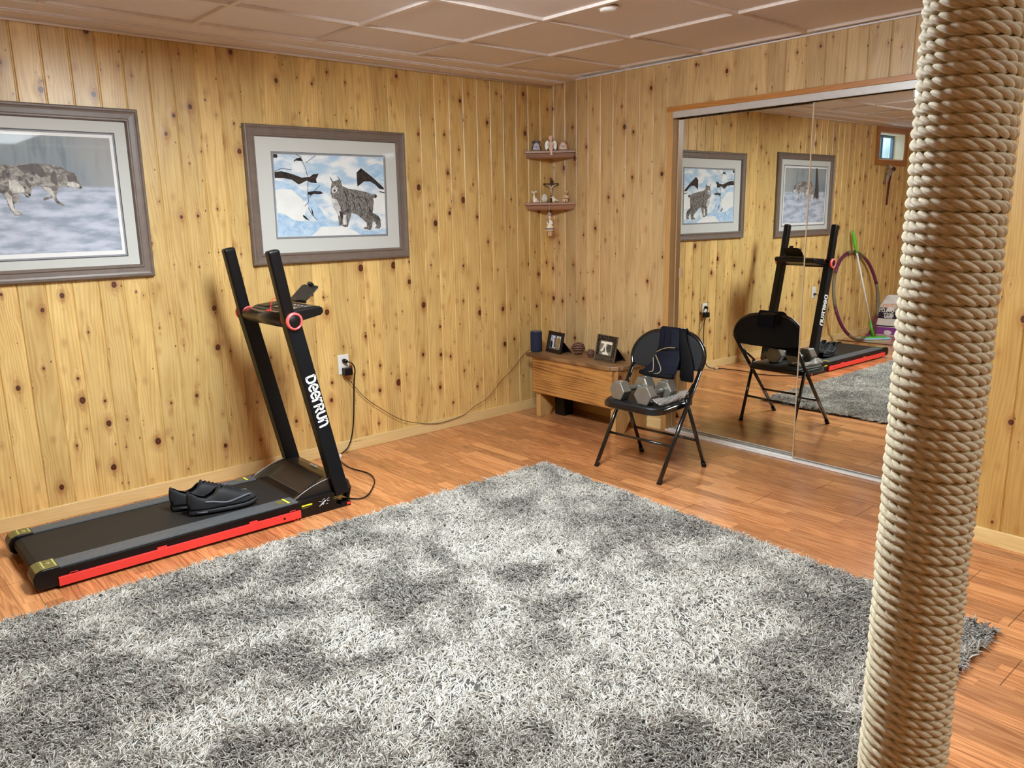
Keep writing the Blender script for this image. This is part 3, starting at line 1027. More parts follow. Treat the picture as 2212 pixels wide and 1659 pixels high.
MB().prism([q, q + Vector((.032, 0, 0)), q + Vector((.032, 0, 0)) + d * .014, q + d * .014], nrm * .02).build('phone_clip', m_black, con, bevel=.002)
# brand lettering down the near upright
d = Vector((0, -2.186 - HY, .062 - .909)).normalized()
yv = Vector((0, -d.z, d.y))
p0 = Vector((.7972, -2.338 + .003, .652))
GL = [(.92, [[(0, 0), (0, 1)], [(0, 1), (.38, 1), (.62, .86), (.70, .5), (.62, .14), (.38, 0), (0, 0)]]),
      (.80, [[(.04, .5), (.60, .5), (.58, .76), (.42, .98), (.20, .98), (.02, .74), (.02, .26), (.20, .02), (.42, .02), (.58, .14)]]),
      (.80, [[(.04, .5), (.60, .5), (.58, .76), (.42, .98), (.20, .98), (.02, .74), (.02, .26), (.20, .02), (.42, .02), (.58, .14)]]),
      (.62, [[(0, 0), (0, 1)], [(0, .66), (.14, .92), (.40, 1)]]),
      (.86, [[(0, 0), (0, 1)], [(0, 1), (.38, 1), (.58, .86), (.58, .66), (.38, .5), (0, .5)], [(.28, .5), (.62, 0)]]),
      (.84, [[(0, 1), (0, .30), (.12, .06), (.32, 0), (.54, .12), (.60, .30), (.60, 1)]]),
      (.60, [[(0, 0), (0, 1)], [(0, .66), (.16, .94), (.38, 1), (.55, .86), (.60, .62), (.60, 0)]])]
MT = basis(p0, d, yv, d.cross(yv))
mb = MB()
xo = 0.0
LS = .0425
for adv, sts in GL:
    for st_ in sts:
        for a, b in zip(st_, st_[1:]):
            pa_, pb_ = Vector((a[0] + xo, a[1], 0)) * LS, Vector((b[0] + xo, b[1], 0)) * LS
            dd = (pb_ - pa_).normalized()
            nn = Vector((-dd.y, dd.x, 0)) * LS * .115
            mb.prism([MT @ q for q in (pa_ - nn, pb_ - nn, pb_ + nn, pa_ + nn)], MT.to_3x3() @ Vector((0, 0, .0007)))
        for a in st_:
            c_ = Vector((a[0] + xo, a[1], 0)) * LS
            mb.prism([MT @ (c_ + Vector((math.cos(k * math.pi / 6), math.sin(k * math.pi / 6), 0)) * LS * .114) for k in range(12)], MT.to_3x3() @ Vector((0, 0, .00068)))
    xo += adv * 1.06
mb.build('lettering', plain('lettering_white', (236, 236, 232), .5), tm)

# ---------------------------------------------------------------- shoes on the belt
m_shoe = plain('shoe_mesh_black', (24, 25, 28), .7, scale=150, bump=.5, bscale=500)
m_sole = plain('shoe_sole_dark', (34, 35, 40), .6)
m_sgrey = plain('shoe_trim_grey', (92, 96, 104), .45)
m_lace = plain('shoe_lace_black', (18, 18, 22), .7)


def shoe(label, loc, rz):
    t = thing('running_shoe', label, 'shoe', loc, rz, 'running shoes on the treadmill belt')
    Lg = .30

    def half(s):     # half width of the sole
        return .047 * (math.sin(math.pi * min(1, max(0, s * .97 + .015))) ** .38) * (.84 + .2 * s if s < .75 else .99) + .002

    M0 = Matrix.Translation(loc) @ Matrix.Rotation(rz, 4, 'Z')
    W = lambda x, y, z: M0 @ Vector((x, y, z))
    rows = 26

    def sole(u, v):
        s = v
        a = 2 * math.pi * u
        w = half(s)
        zb = .002 + (.016 * max(0, (s - .78) / .22) ** 1.6)
        zt = .034 - .006 * s + .010 * max(0, (s - .8) / .2) ** 2
        cx, cz = math.cos(a), math.sin(a)
        px = w * (abs(cx) ** .5) * (1 if cx > 0 else -1)
        pz = (zb + zt) / 2 + (zt - zb) / 2 * (abs(cz) ** .6) * (1 if cz > 0 else -1)
        if cz < -.3:
            pz += .0022 * (math.sin(s * 75) > 0)
        return W(px, -Lg / 2 + s * Lg, pz)
    MB().grid(sole, 20, 60, cu=True).build('sole', m_sole, t)

    def upper(u, v):
        s = .012 + v * .966
        w = half(s) * .95
        H_ = [(0, .098), (.05, .104), (.14, .084), (.24, .072), (.34, .084), (.42, .104), (.50, .108), (.62, .092), (.74, .076), (.86, .066), (.93, .060), (.98, .048), (1.01, .030)]
        h = .03
        for (a0, b0), (a1, b1) in zip(H_, H_[1:]):
            if a0 <= s <= a1:
                q_ = (s - a0) / (a1 - a0)
                h = b0 + (b1 - b0) * q_
        gap = .022 * math.sin(math.pi * min(1, max(0, (s + .05) / .58))) ** .5 if s < .52 else 0
        zb = .028 + .012 * max(0, (s - .8) / .2)
        a = (u * 2 - 1)
        sg = 1 if a > 0 else -1
        b = max(0.0, 1 - abs(a))
        x = w * math.cos(b * math.pi / 2) ** .6 if gap == 0 else gap + (w - gap) * math.cos(b * math.pi / 2) ** .75
        z = zb + (h - zb) * math.sin(b * math.pi / 2) ** .85
        return W(sg * x, -Lg / 2 + s * Lg, z)
    # two shells meeting over the toe, open at the collar
    MB().grid(lambda u, v: upper(u * .5, v), 14, 44).grid(lambda u, v: upper(.5 + u * .5 + 1e-4, v), 14, 44).build('upper', m_shoe, t, solid=.003, fixn=False)
    MB().prism([W(x * .8, y, .045) for x, y in [(half(s) * sg, -Lg / 2 + s * Lg) for sg, rng_ in ((1, (.04, .15, .3, .5)), (-1, (.5, .3, .15, .04))) for s in rng_]], (0, 0, .004)).build('insole', m_black, t)
    hl = MB().grid(lambda u, v: W((u * 2 - 1) * half(.02) * 1.0, -Lg / 2 + .003 - .006 * math.sin(v * 3) + .010 * abs(u * 2 - 1) ** 3, .03 + v * .078), 9, 7)
    hl.build('heel_counter', m_shoe, t, solid=.004, fixn=False)
    MB().grid(lambda u, v: W(-half(.3) * .62 * (1 - u) + half(.3) * .62 * u, -Lg / 2 + (.40 + .06 * v) * Lg, .088 + .034 * v - .022 * (2 * u - 1) ** 2), 9, 5).build('tongue', m_shoe, t, solid=.006, fixn=False)
    mb = MB()
    for k in range(5):
        s = .50 + k * .055
        zt = .108 - (s - .50) * .135 + .003
        x = .020 - k * .001
        for sg in (1, -1):
            mb.tube([W(-sg * x, -Lg / 2 + s * Lg, zt - .006), W(0, -Lg / 2 + (s + .02) * Lg, zt + .002), W(sg * x, -Lg / 2 + (s + .045) * Lg, zt - .009)], .0018, 6)
    mb.build('laces', m_lace, t)
    mb = MB()
    for sg in (1, -1):
        P = []
        for s, z in ((.22, .062), (.34, .058), (.46, .049), (.56, .047), (.68, .054), (.80, .060), (.88, .062)):
            P.append(W(sg * (half(s) * .95 * (.985 if z < .055 else .94) + .0025), -Lg / 2 + s * Lg, z))
        mb.tube(spline(P, 4), .0045, 6, sq=(1.1, .6))
        P = [W(sg * (half(s) + .0005), -Lg / 2 + s * Lg, .016) for s in (.10, .24)]
        mb.tube(P, .004, 6, sq=(1, .4))
        P = [W(sg * (half(s) * .9), -Lg / 2 + s * Lg, .058) for s in (.02, .06, .12)]
        mb.tube(P, .0055, 6, sq=(1, .4))
    mb.build('side_stripe', m_sgrey, t)
    return t


shoe('black running shoe on the belt, nearer the red bar, grey side stripe', (.635, -2.70, .0805), -.16)
shoe('black running shoe on the belt, nearer the pine wall', (.515, -2.735, .0805), -.10)

# ---------------------------------------------------------------- power outlets, plugs, cords
def outlet(y, z, label):
    t = thing('wall_outlet', label, 'outlet', (0, y, z))
    MB().box(0, .006, y - .035, y + .035, z - .0575, z + .0575).build('cover_plate', m_white, t, bevel=.003)
    mb = MB()
    for dz in (.02, -.02):
        mb.box(.006, .0075, y - .016, y + .016, z + dz - .013, z + dz + .013)
    mb.build('receptacle', plain('receptacle_white', (214, 212, 206), .4), t, bevel=.003)
    return t


outlet(-1.695, .523, 'white wall outlet with two black plugs beside the treadmill')
outlet(-3.52, .54, 'white wall outlet behind the treadmill deck, seen only in the mirror')
t = thing('power_adapter', 'square black power adapter plugged into the outlet by the treadmill', 'power adapter', (.03, -1.685, .49))
MB().box(.006, .050, -1.712, -1.662, .462, .505).build('adapter_body', m_black, t, bevel=.006, seg=3)
cordp = [at(px, py, 0, .022) for px, py in ((746, 812), (760, 828), (790, 860), (830, 887), (868, 907), (905, 914), (950, 914), (1000, 897), (1025, 878), (1055, 858), (1085, 820), (1105, 800), (1130, 768))]
cordp += [Vector((.03, -.235, .433)), Vector((.075, -.225, .434))]
MB().tube(spline(cordp, 5), .0019, 6).build('cable', plain('cable_maroon_black', (34, 16, 18), .5), t)
t = thing('treadmill_power_cord', 'thick black power cord running from the outlet down to the treadmill', 'power cord', (.02, -1.69, .54))
MB().tube([(.006, -1.695, .545), (.018, -1.695, .545), (.036, -1.690, .543)], [.012, .013, .009], 12).build('plug', m_black, t)
cp = [(.034, -1.692, .543), (.055, -1.668, .53), (.052, -1.651, .49), (.037, -1.652, .42), (.03, -1.657, .30), (.03, -1.668, .18), (.03, -1.69, .08), (.035, -1.725, .028), (.055, -1.78, .008), (.12, -1.83, .006), (.30, -1.865, .006), (.46, -1.845, .006), (.58, -1.88, .006), (.68, -1.955, .006), (.755, -2.03, .006), (.775, -2.085, .008), (.745, -2.115, .008), (.71, -2.150, .010)]
MB().tube(spline(cp, 6), .0038, 8).build('cable', m_black, t)
MB().cyl((.062, -1.785, .008), (.085, -1.80, .008), .008, n=12).build('cable_clip', m_white, t)
t = thing('wall_plug', 'black plug and thin cord in the outlet behind the treadmill deck', 'plug', (.02, -3.52, .52))
MB().tube([(.006, -3.52, .522), (.02, -3.52, .522), (.034, -3.52, .522)], [.011, .012, .007], 12).build('plug_body', m_black, t)
MB().tube(spline([(.032, -3.52, .522), (.05, -3.525, .51), (.045, -3.55, .44), (.03, -3.57, .3), (.03, -3.58, .15), (.04, -3.60, .05), (.08, -3.62, .004)], 6), .0028, 6).build('cable', m_black, t)

# ---------------------------------------------------------------- framed wildlife prints on the left wall
m_frame = plain('frame_taupe_wood', (112, 98, 88), .42, var=.12, scale=25)
m_mat = plain('mat_board_grey', (206, 208, 202), .9, var=.02, scale=300)
m_line = plain('mat_line_dark', (70, 72, 78), .8)


def on(px, py, x):
    return at(px, py, 0, x)


def fur(name, a, b, c, sc=60.0, st=(1, 1, .35)):
    s = NT(name)
    tc = s.n('TexCoord').outputs['Object']
    mp = s.n('Mapping', {'Vector': tc, 'Scale': st}).outputs[0]
    n1 = s.noise(mp, sc, 5, .7)
    n2 = s.noise(tc, 22.0, 3, .6)
    col = s.mix(s.ramp(n1, .38, .62), lin(a), lin(b))
    col = s.mix(s.ramp(n2, .5, .72), col, lin(c))
    s.p(color=col, rough=.8, spec=.2)
    return s.m


def picture(label, y0, y1, z0, z1, mats_w, white):
    """y0..y1 outer frame on the wall"""
    t = thing('framed_print', label, 'framed picture', (0, (y0 + y1) / 2, z0), 0, 'framed wildlife prints')
    w, h = y1 - y0, z1 - z0
    fn = lambda x, y, d: Vector((d, y0 + x, z0 + y))
    mb = MB().ringframe(fn, w, h, [(0, .001), (0, .020), (.005, .027), (.012, .028), (.016, .024), (.024, .022), (.043, .021), (.048, .025), (.053, .025), (.058, .017), (.060, .010), (.060, .001)])
    mb.build('frame', m_frame, t)
    fw = .058
    MB().box(.001, .010, y0 + fw, y1 - fw, z0 + fw, z1 - fw).build('mat_board', m_mat, t)
    MB().box(.0145, .0155, y0 + fw, y1 - fw, z0 + fw, z1 - fw).build('glass', m_glass, t)
    return t, fw


# lynx print: outline of the print itself
t, fw = picture('framed print of a grey lynx walking in snow, nearer the corner', -2.190, -1.214, 1.116, 1.831, .13, False)
L0, L1, B0, B1 = -2.190, -1.214, 1.116, 1.831
cr = lambda x, y: (500 + x / 4.61, 240 + y / 4.61)
cx_ = .0108
pm = lambda pts, d=0.0: [on(*cr(*p), cx_ + d) for p in pts]


def snow_mat():
    s = NT('print_snow')
    tc = s.n('TexCoord').outputs['Object']
    n1 = s.noise(s.n('Mapping', {'Vector': tc, 'Scale': (1, 1, 2.2), 'Rotation': (.5, 0, 0)}).outputs[0], 9.0, 4, .5)
    n2 = s.noise(tc, 40.0, 3)
    c = s.mix(s.ramp(n1, .36, .62), lin(172, 202, 226), lin(240, 243, 242))
    c = s.mix(s.math('MULTIPLY', n2, .22), c, lin(190, 208, 220))
    s.p(color=c, rough=.7, spec=.2)
    return s.m


m_snow = snow_mat()
m_cream = plain('print_snow_cream', (236, 239, 236), .7, var=.05, scale=14)
m_blue = fur('print_snow_blue', (160, 196, 228), (192, 218, 238), (214, 230, 242), 18, (1, 1, 2))
m_log = fur('print_log_bark', (34, 28, 28), (66, 58, 58), (22, 18, 20), 50, (1, 1, 3))
m_lynx = fur('print_lynx_fur', (86, 82, 80), (150, 146, 140), (58, 54, 54), 90, (1, 1.3, .8))
m_lynl = fur('print_lynx_pale', (190, 188, 184), (232, 230, 226), (160, 156, 152), 90)
m_grey = plain('mat_line_grey', (150, 152, 156), .8)
C4 = [(389, 398), (1530, 443), (1560, 1242), (450, 1276)]
I4 = [(415, 428), (1510, 460), (1540, 1222), (462, 1255)]
mb = MB()
mb.face(pm(C4, -.0006))
mb.build('mat_opening_line', m_line, t, fixn=False)
mb = MB()
mid = [((a[0] * .6 + b[0] * .4), (a[1] * .6 + b[1] * .4)) for a, b in zip(C4, I4)]
mb.face(pm([(C4[i][0] * .85 + I4[i][0] * .15, C4[i][1] * .85 + I4[i][1] * .15) for i in range(4)], -.0004), 0)
mb.face(pm(mid, -.0002), 1)
mb.face(pm([(C4[i][0] * .5 + I4[i][0] * .5, C4[i][1] * .5 + I4[i][1] * .5) for i in range(4)], 0), 0)
mb.build('inner_mat', [m_grey, m_line], t, fixn=False)
mb = MB()
mb.face(pm(I4, .0003), 0)
P2 = lambda pts, m, k: mb.face(pm(pts, .0003 + .0002 * k), m)
P2([(1350, 560), (1450, 520), (1512, 540), (1520, 700), (1440, 680), (1380, 620)], 2, 1)
P2([(440, 800), (560, 780), (640, 820), (700, 870), (745, 960), (720, 1095), (660, 1098), (600, 1080), (520, 1030), (458, 1000)], 1, 1)
P2([(1390, 850), (1450, 815), (1525, 820), (1532, 1030), (1470, 1020), (1420, 960)], 1, 1)
P2([(455, 1015), (540, 1030), (620, 1085), (720, 1100), (860, 1105), (990, 1125), (1110, 1160), (1290, 1185), (1400, 1195), (1535, 1175), (1538, 1221), (463, 1253)], 2, 2)
P2([(900, 1150), (1080, 1150), (1210, 1180), (1290, 1232), (800, 1242)], 1, 3)
P2([(430, 690), (520, 700), (640, 740), (720, 800), (760, 860), (700, 850), (600, 780), (500, 770), (434, 790)], 2, 2)
P2([(760, 870), (830, 900), (900, 990), (960, 1100), (860, 1095), (790, 1010), (755, 930)], 2, 2)
P2([(940, 970), (1000, 945), (1050, 1010), (1000, 1020)], 1, 2)
P2([(428, 605), (500, 598), (600, 625), (700, 662), (780, 655), (810, 630), (870, 622), (842, 680), (850, 716), (790, 712), (750, 692), (670, 732), (600, 682), (520, 668), (431, 666)], 3, 3)
P2([(415, 428), (452, 430), (460, 452), (450, 466), (416, 464)], 3, 3)
P2([(620, 492), (650, 470), (690, 462), (712, 500), (680, 496), (640, 492), (622, 505)], 3, 3)
P2([(1245, 612), (1290, 568), (1330, 600), (1400, 655), (1518, 765), (1516, 784), (1470, 772), (1430, 730), (1380, 700), (1320, 700), (1255, 752), (1250, 690)], 3, 3)
P2([(1462, 795), (1524, 808), (1524, 818), (1480, 808)], 3, 3)
P2([(758, 806), (830, 794), (890, 800), (916, 820), (870, 828), (820, 824), (790, 840), (764, 830)], 3, 3)
P2([(712, 1030), (740, 1050), (780, 1090), (745, 1080), (715, 1055)], 3, 3)
P2([(795, 960), (812, 1000), (820, 1050), (800, 1020)], 3, 3)
for a in ([(690, 470), (735, 560), (765, 680), (760, 800), (768, 900), (730, 950)], [(735, 520), (800, 470), (838, 442)], [(640, 430), (700, 460)], [(880, 740), (830, 790), (775, 860)], [(765, 960), (800, 1030), (850, 1085)], [(430, 600), (500, 570), (600, 585)]):
    for p, q in zip(a, a[1:]):
        n = Vector((q[1] - p[1], p[0] - q[0])).normalized() * 2.6
        P2([(p[0] - n.x, p[1] - n.y), (p[0] + n.x, p[1] + n.y), (q[0] + n.x, q[1] + n.y), (q[0] - n.x, q[1] - n.y)], 3, 4)
LYNX = [(990, 770), (1000, 710), (975, 648), (983, 655), (1014, 700), (1050, 690), (1072, 682), (1050, 644), (1060, 650), (1088, 690), (1104, 745), (1160, 772), (1250, 785), (1350, 808), (1398, 830), (1440, 828), (1450, 848), (1440, 866), (1410, 864), (1418, 900), (1412, 960), (1405, 1012), (1458, 1038), (1485, 1080), (1490, 1150), (1470, 1172), (1428, 1165), (1445, 1140), (1430, 1105), (1406, 1098), (1402, 1150), (1386, 1186), (1315, 1172), (1322, 1158), (1350, 1150), (1345, 1112), (1300, 1070), (1255, 1035), (1195, 1010), (1186, 1062), (1168, 1110), (1160, 1152), (1130, 1156), (1100, 1140), (1070, 1140), (1068, 1090), (1058, 1020), (1020, 950), (1000, 880), (986, 820)]
P2(LYNX, 4, 5)
P2([(1440, 830), (1450, 848), (1440, 866), (1424, 862), (1428, 832)], 6, 6)
P2([(992, 830), (1010, 870), (1050, 880), (1085, 960), (1090, 1020), (1070, 1050), (1056, 1010), (1022, 948), (1002, 880)], 5, 6)
P2([(1100, 1040), (1140, 1030), (1150, 1130), (1110, 1135)], 5, 6)
P2([(1070, 990), (1108, 1010), (1112, 1050), (1100, 1130), (1090, 1060)], 6, 7)
P2([(1000, 770), (1030, 740), (1060, 760), (1050, 800), (1020, 822), (1002, 810)], 5, 6)
P2([(1012, 788), (1030, 780), (1040, 795), (1026, 806)], 6, 7)
P2([(1000, 752), (1014, 748), (1014, 756), (1002, 760)], 6, 7)
P2([(1042, 750), (1058, 748), (1056, 758), (1044, 758)], 6, 7)
for a, b in (((1120, 800), (1160, 900)), ((1180, 810), (1230, 880)), ((1250, 830), (1290, 900)), ((1320, 850), (1350, 930)), ((1130, 900), (1180, 960)), ((1260, 920), (1300, 1000)), ((1360, 950), (1390, 1010)), ((1210, 900), (1230, 980))):
    P2([a, (a[0] + 12, a[1] + 2), (b[0] + 6, b[1]), (b[0], b[1] + 4)], 6, 7)
mb.build('print', [m_snow, m_cream, m_blue, m_log, m_lynx, m_lynl, plain('print_dark_fur', (46, 42, 44), .8)], t, fixn=False)

# wolf print
t, fw = picture('framed print of grey wolves crossing snow, partly outside the photo at left', -3.735, -2.690, 1.098, 1.860, .13, True)
s = NT('print_mist')
so = s.sep()
n1 = s.noise(s.xyz(0.0, s.math('MULTIPLY', so[1], 7.0), s.math('MULTIPLY', so[2], 26.0)), 1.0, 4, .55)
n2 = s.noise(s.xyz(0.0, s.math('MULTIPLY', so[1], 30.0), s.math('MULTIPLY', so[2], 5.0)), 1.0, 3)
sky = s.mix(s.ramp(so[2], 1.50, 1.70), lin(126, 142, 154), lin(150, 158, 160))
sky = s.mix(s.math('MULTIPLY', s.ramp(n2, .45, .7), .5), sky, lin(96, 112, 124))
sky = s.mix(s.math('MULTIPLY', s.ramp(so[1], -3.05, -2.85), .6), sky, lin(176, 174, 168))
sn = s.mix(s.ramp(n1, .35, .65), lin(150, 162, 178), lin(200, 206, 220))
s.p(color=s.mix(s.ramp(so[2], 1.505, 1.52), sn, sky), rough=.6, spec=.2)
m_mist = s.m
m_wolf = fur('print_wolf_fur', (120, 114, 110), (176, 172, 164), (84, 80, 82), 60, (1, .6, 1.2))
m_wolfl = fur('print_wolf_pale', (196, 192, 184), (222, 218, 210), (166, 160, 152), 60)
m_wolfd = plain('print_wolf_dark', (58, 56, 60), .8, var=.15, scale=90)
m_pwhite = plain('print_border_white', (238, 238, 236), .7, var=.01)
YW0, YW1, ZW0, ZW1 = -3.605, -2.822, 1.226, 1.728
mb = MB()
fn = lambda a, d: Vector((.0104 + d, a[0], a[1]))
mb.face([fn(q, 0) for q in ((YW0 - .024, ZW0 - .03), (YW1 + .024, ZW0 - .03), (YW1 + .024, ZW1 + .024), (YW0 - .024, ZW1 + .024))], 1)
mb.face([fn(q, .0001) for q in ((YW0 - .020, ZW0 - .026), (YW1 + .020, ZW0 - .026), (YW1 + .020, ZW1 + .020), (YW0 - .020, ZW1 + .020))], 2)
mb.face([fn(q, .0002) for q in ((YW0 - .013, ZW0 - .019), (YW1 + .013, ZW0 - .019), (YW1 + .013, ZW1 + .013), (YW0 - .013, ZW1 + .013))], 0)
mb.face([fn(q, .0004) for q in ((YW0, ZW0), (YW1, ZW0), (YW1, ZW1), (YW0, ZW1))], 3)
zr = lambda x, y: (x / 6.345, 330 + y / 6.345)
pw = lambda pts, m, k: mb.face([on(*zr(*p), .0108 + .0002 * k) for p in pts], m)
# third wolf and the tree at the far left of the print
pw([(-760, -300), (-640, -310), (-600, 0), (-560, 300), (-480, 520), (-440, 700), (-560, 620), (-640, 700), (-720, 640), (-800, 720), (-800, 300)], 6, 1)
pw([(-420, 170), (-250, 150), (-60, 170), (60, 260), (0, 480), (-150, 520), (-180, 700), (-120, 760), (-220, 760), (-250, 560), (-380, 520), (-420, 700), (-470, 720), (-480, 400)], 4, 2)
pw([(200, 172), (300, 150), (420, 142), (600, 150), (760, 170), (850, 205), (900, 235), (960, 262), (1008, 268), (1040, 300), (1062, 335), (1080, 400), (1125, 468), (1118, 490), (1095, 500), (1040, 480), (960, 470), (880, 468), (800, 470), (785, 520), (775, 600), (790, 650), (840, 690), (900, 720), (850, 727), (780, 700), (748, 650), (742, 622), (660, 640), (600, 655), (590, 635), (610, 612), (690, 600), (700, 580), (640, 530), (560, 460), (480, 440), (380, 400), (250, 260)], 4, 3)
pw([(640, 470), (700, 490), (752, 590), (744, 624), (700, 580), (650, 530), (590, 470)], 5, 4)
pw([(930, 405), (1000, 400), (1080, 430), (1100, 470), (1040, 478), (960, 465), (920, 440)], 5, 4)
pw([(1085, 462), (1120, 464), (1122, 486), (1098, 490)], 6, 5)
pw([(230, 180), (420, 150), (520, 160), (600, 230), (630, 320), (560, 340), (500, 290), (420, 240), (320, 250), (250, 220)], 7, 4)
pw([(740, 240), (770, 280), (780, 380), (800, 460), (760, 440), (690, 380), (700, 280)], 7, 4)
pw([(900, 300), (960, 310), (1010, 270), (1050, 340), (1060, 400), (1000, 390), (940, 400), (920, 350)], 7, 4)
pw([(-90, 180), (0, 155), (140, 165), (250, 215), (340, 290), (395, 332), (440, 320), (464, 345), (466, 400), (500, 450), (440, 500), (424, 560), (418, 600), (385, 614), (350, 595), (310, 550), (250, 560), (270, 650), (230, 690), (110, 727), (98, 708), (190, 655), (165, 580), (190, 690), (210, 780), (300, 830), (318, 856), (205, 858), (140, 780), (90, 650), (40, 560), (-40, 540), (-70, 700), (-110, 690), (-110, 400)], 4, 5)
pw([(120, 380), (200, 370), (240, 400), (330, 480), (340, 540), (250, 545), (180, 560), (130, 500)], 5, 6)
pw([(50, 560), (100, 540), (160, 600), (190, 760), (290, 840), (210, 852), (150, 770), (100, 650)], 5, 6)
pw([(390, 345), (455, 330), (458, 385), (430, 392)], 7, 7)
pw([(246, 330), (270, 315), (312, 360), (300, 385), (252, 388)], 7, 7)
pw([(340, 360), (370, 360), (400, 430), (395, 470), (370, 450)], 7, 7)
pw([(310, 470), (350, 470), (355, 492)], 6, 7)
pw([(398, 462), (428, 458), (408, 490)], 6, 7)
pw([(386, 562), (424, 560), (422, 590), (392, 592)], 6, 7)
pw([(330, 560), (380, 600), (405, 604), (400, 614), (370, 610)], 6, 7)
pw([(30, 240), (80, 235), (100, 300), (60, 380), (20, 330)], 7, 6)
mb.build('print', [m_pwhite, m_line, m_grey, m_mist, m_wolf, m_wolfl, m_wolfd, plain('print_wolf_mid', (104, 98, 98), .8, var=.2, scale=70)], t, fixn=False)

# ---------------------------------------------------------------- corner shelves and their figurines
m_oak = pine('shelf_brown_wood', 2, 0, .4, .1, light=(158, 112, 80), dark=(132, 88, 60), K=.4, knots=.1, rough=.4)


def cz(px, py, d):
    """photo point on the vertical plane x - y = d (parallel to the shelf front)"""
    dd = CF * F + CR * (px - IW / 2) - CU * (py - IH / 2)
    o = Vector((CX0, CY0, CZ0))
    return o + dd * ((d - (o.x - o.y)) / (dd.x - dd.y))


for zt, lab in ((1.765, 'upper brown wooden corner shelf holding an angel and two bells'), (1.428, 'lower brown wooden corner shelf holding a crucifix and small figures')):
    t = thing('corner_shelf', lab, 'shelf', (.1, -.1, zt - .05), 0, 'wooden corner shelves')
    e = .249
    MB().prism([(.001, -.008, zt - .016), (.001, -e, zt - .016), (.008, -e - .002, zt - .016), (e - .002, -.014, zt - .016), (e, -.010, zt - .016)], (0, 0, .016)).build('shelf_board', m_oak, t, bevel=.005, seg=3)
    f = e - .012
    A = Vector((.002, -f, 0)); B = Vector((f, -.012, 0))
    mb = MB()
    vs = []
    for z, k in ((zt - .016, 0), (zt - .042, .006), (zt - .05, .016)):
        vs += [Vector((.001, -f + k, z)), Vector((f - k, -.010, z)), Vector((f - k - .016, -.010, z)), Vector((.001, -f + k + .016, z))]
    fs = [(8, 9, 10, 11), (0, 3, 2, 1)]
    for r in range(2):
        fs += [(r * 4 + i, r * 4 + (i + 1) % 4, r * 4 + 4 + (i + 1) % 4, r * 4 + 4 + i) for i in range(4)]
    mb.add(vs, fs)
    mb.build('apron', m_oak, t, bevel=.002)

DZ1, DZ2 = 1.7652, 1.4282
dia = Vector((.7071, .7071, 0))       # along the shelf front (towards the photo's right)
out = Vector((.7071, -.7071, 0))      # out of the corner


def bell(label, c, ribbon, body):
    t = thing('porcelain_bell', label, 'bell', c, 0, 'porcelain bells on the corner shelf')
    M = Matrix.Translation(c)
    MB().lathe([(.034, 0), (.0345, .004), (.029, .012), (.024, .028), (.019, .043), (.010, .052), (.0001, .055)], M, 28).build('bell_body', body, t)
    MB().lathe([(.0345, .001), (.0352, .003), (.0352, .006), (.0335, .008)], M, 28).build('gold_rim', plain('rim_gold', (170, 150, 110), .4, metal=.3), t)
    mb = MB()
    for sg in (-1, 1):
        q = [c + Vector((0, 0, .052)), c + dia * sg * .012 + Vector((0, 0, .064)), c + dia * sg * .026 + Vector((0, 0, .058)), c + dia * sg * .014 + Vector((0, 0, .050)), c + Vector((0, 0, .052))]
        mb.tube(spline(q, 4), .0035, 6, sq=(1, .6))
        mb.tube(spline([c + out * .004 + Vector((0, 0, .052)), c + dia * sg * .022 + out * .010 + Vector((0, 0, .036)), c + dia * sg * .028 + out * .014 + Vector((0, 0, .008))], 4), .0036, 6, sq=(1, .5))
    mb.build('ribbon', ribbon, t)
    for a, b in (((0, .026)), ((.009, .030)), ((-.009, .024))):
        pass
    mb = MB()
    for k, (a, b) in enumerate(((0, .028), (.008, .024), (-.008, .026), (0, .018))):
        mb.ell(c + out * (.0225 + .001 * k) + dia * a + Vector((0, 0, b)), (.004, .004, .004), nu=8, nv=5)
    mb.build('painted_flowers', plain('flower_mauve', (150, 120, 140), .5), t)


bell('white porcelain bell with a dark blue ribbon bow, left of the angel', Vector((.036, -.168, DZ1)), plain('ribbon_navy', (30, 40, 92), .4), plain('porcelain_blue_white', (206, 210, 228), .25))
bell('white porcelain bell with a coral ribbon bow, right of the angel', Vector((.166, -.048, DZ1)), plain('ribbon_coral', (196, 130, 104), .4), plain('porcelain_cream', (238, 230, 220), .25))

# seated cherub
m_porc = plain('figurine_porcelain', (206, 188, 176), .4)
m_skin = plain('figurine_skin', (236, 208, 190), .45)
m_hair = plain('figurine_brown_hair', (104, 70, 54), .6)
A = Vector((.108, -.104, DZ1))
P = lambda a, b, z: A + dia * a + out * b + Vector((0, 0, z))
t = thing('angel_figurine', 'seated cherub figurine with glittery white wings between two bells', 'figurine', A)
mb = MB()
mb.ell(P(0, 0, .018), (.018, .016, .016)); mb.ell(P(0, 0, .040), (.0155, .012, .024)); mb.ell(P(0, 0, .060), (.006, .006, .008))
mb.ell(P(-.002, .004, .080), (.0165, .016, .018)); mb.ell(P(-.0155, .002, .078), (.003, .003, .004)); mb.ell(P(.0135, .003, .078), (.003, .003, .004))
mb.ell(P(-.004, .0195, .078), (.0025, .0025, .003))
for sg in (-1, 1):
    mb.tube([P(sg * .014, 0, .052), P(sg * .019, .008, .038), P(sg * .006, .018, .033)], [.0055, .005, .004], 8)
    mb.tube([P(sg * .009, .006, .014), P(sg * .009, .026, .014), P(sg * -.001 + .004, .034, -.006), P(sg * -.003 + .004, .034, -.026)], [.0085, .0078, .006, .0045], 8)
    mb.ell(P(sg * -.006 + .004, .040, -.029), (.005, .008, .0035))
body = mb.build('figure_body', m_skin, t, remesh=.0016, rsmooth=2)
mb = MB()
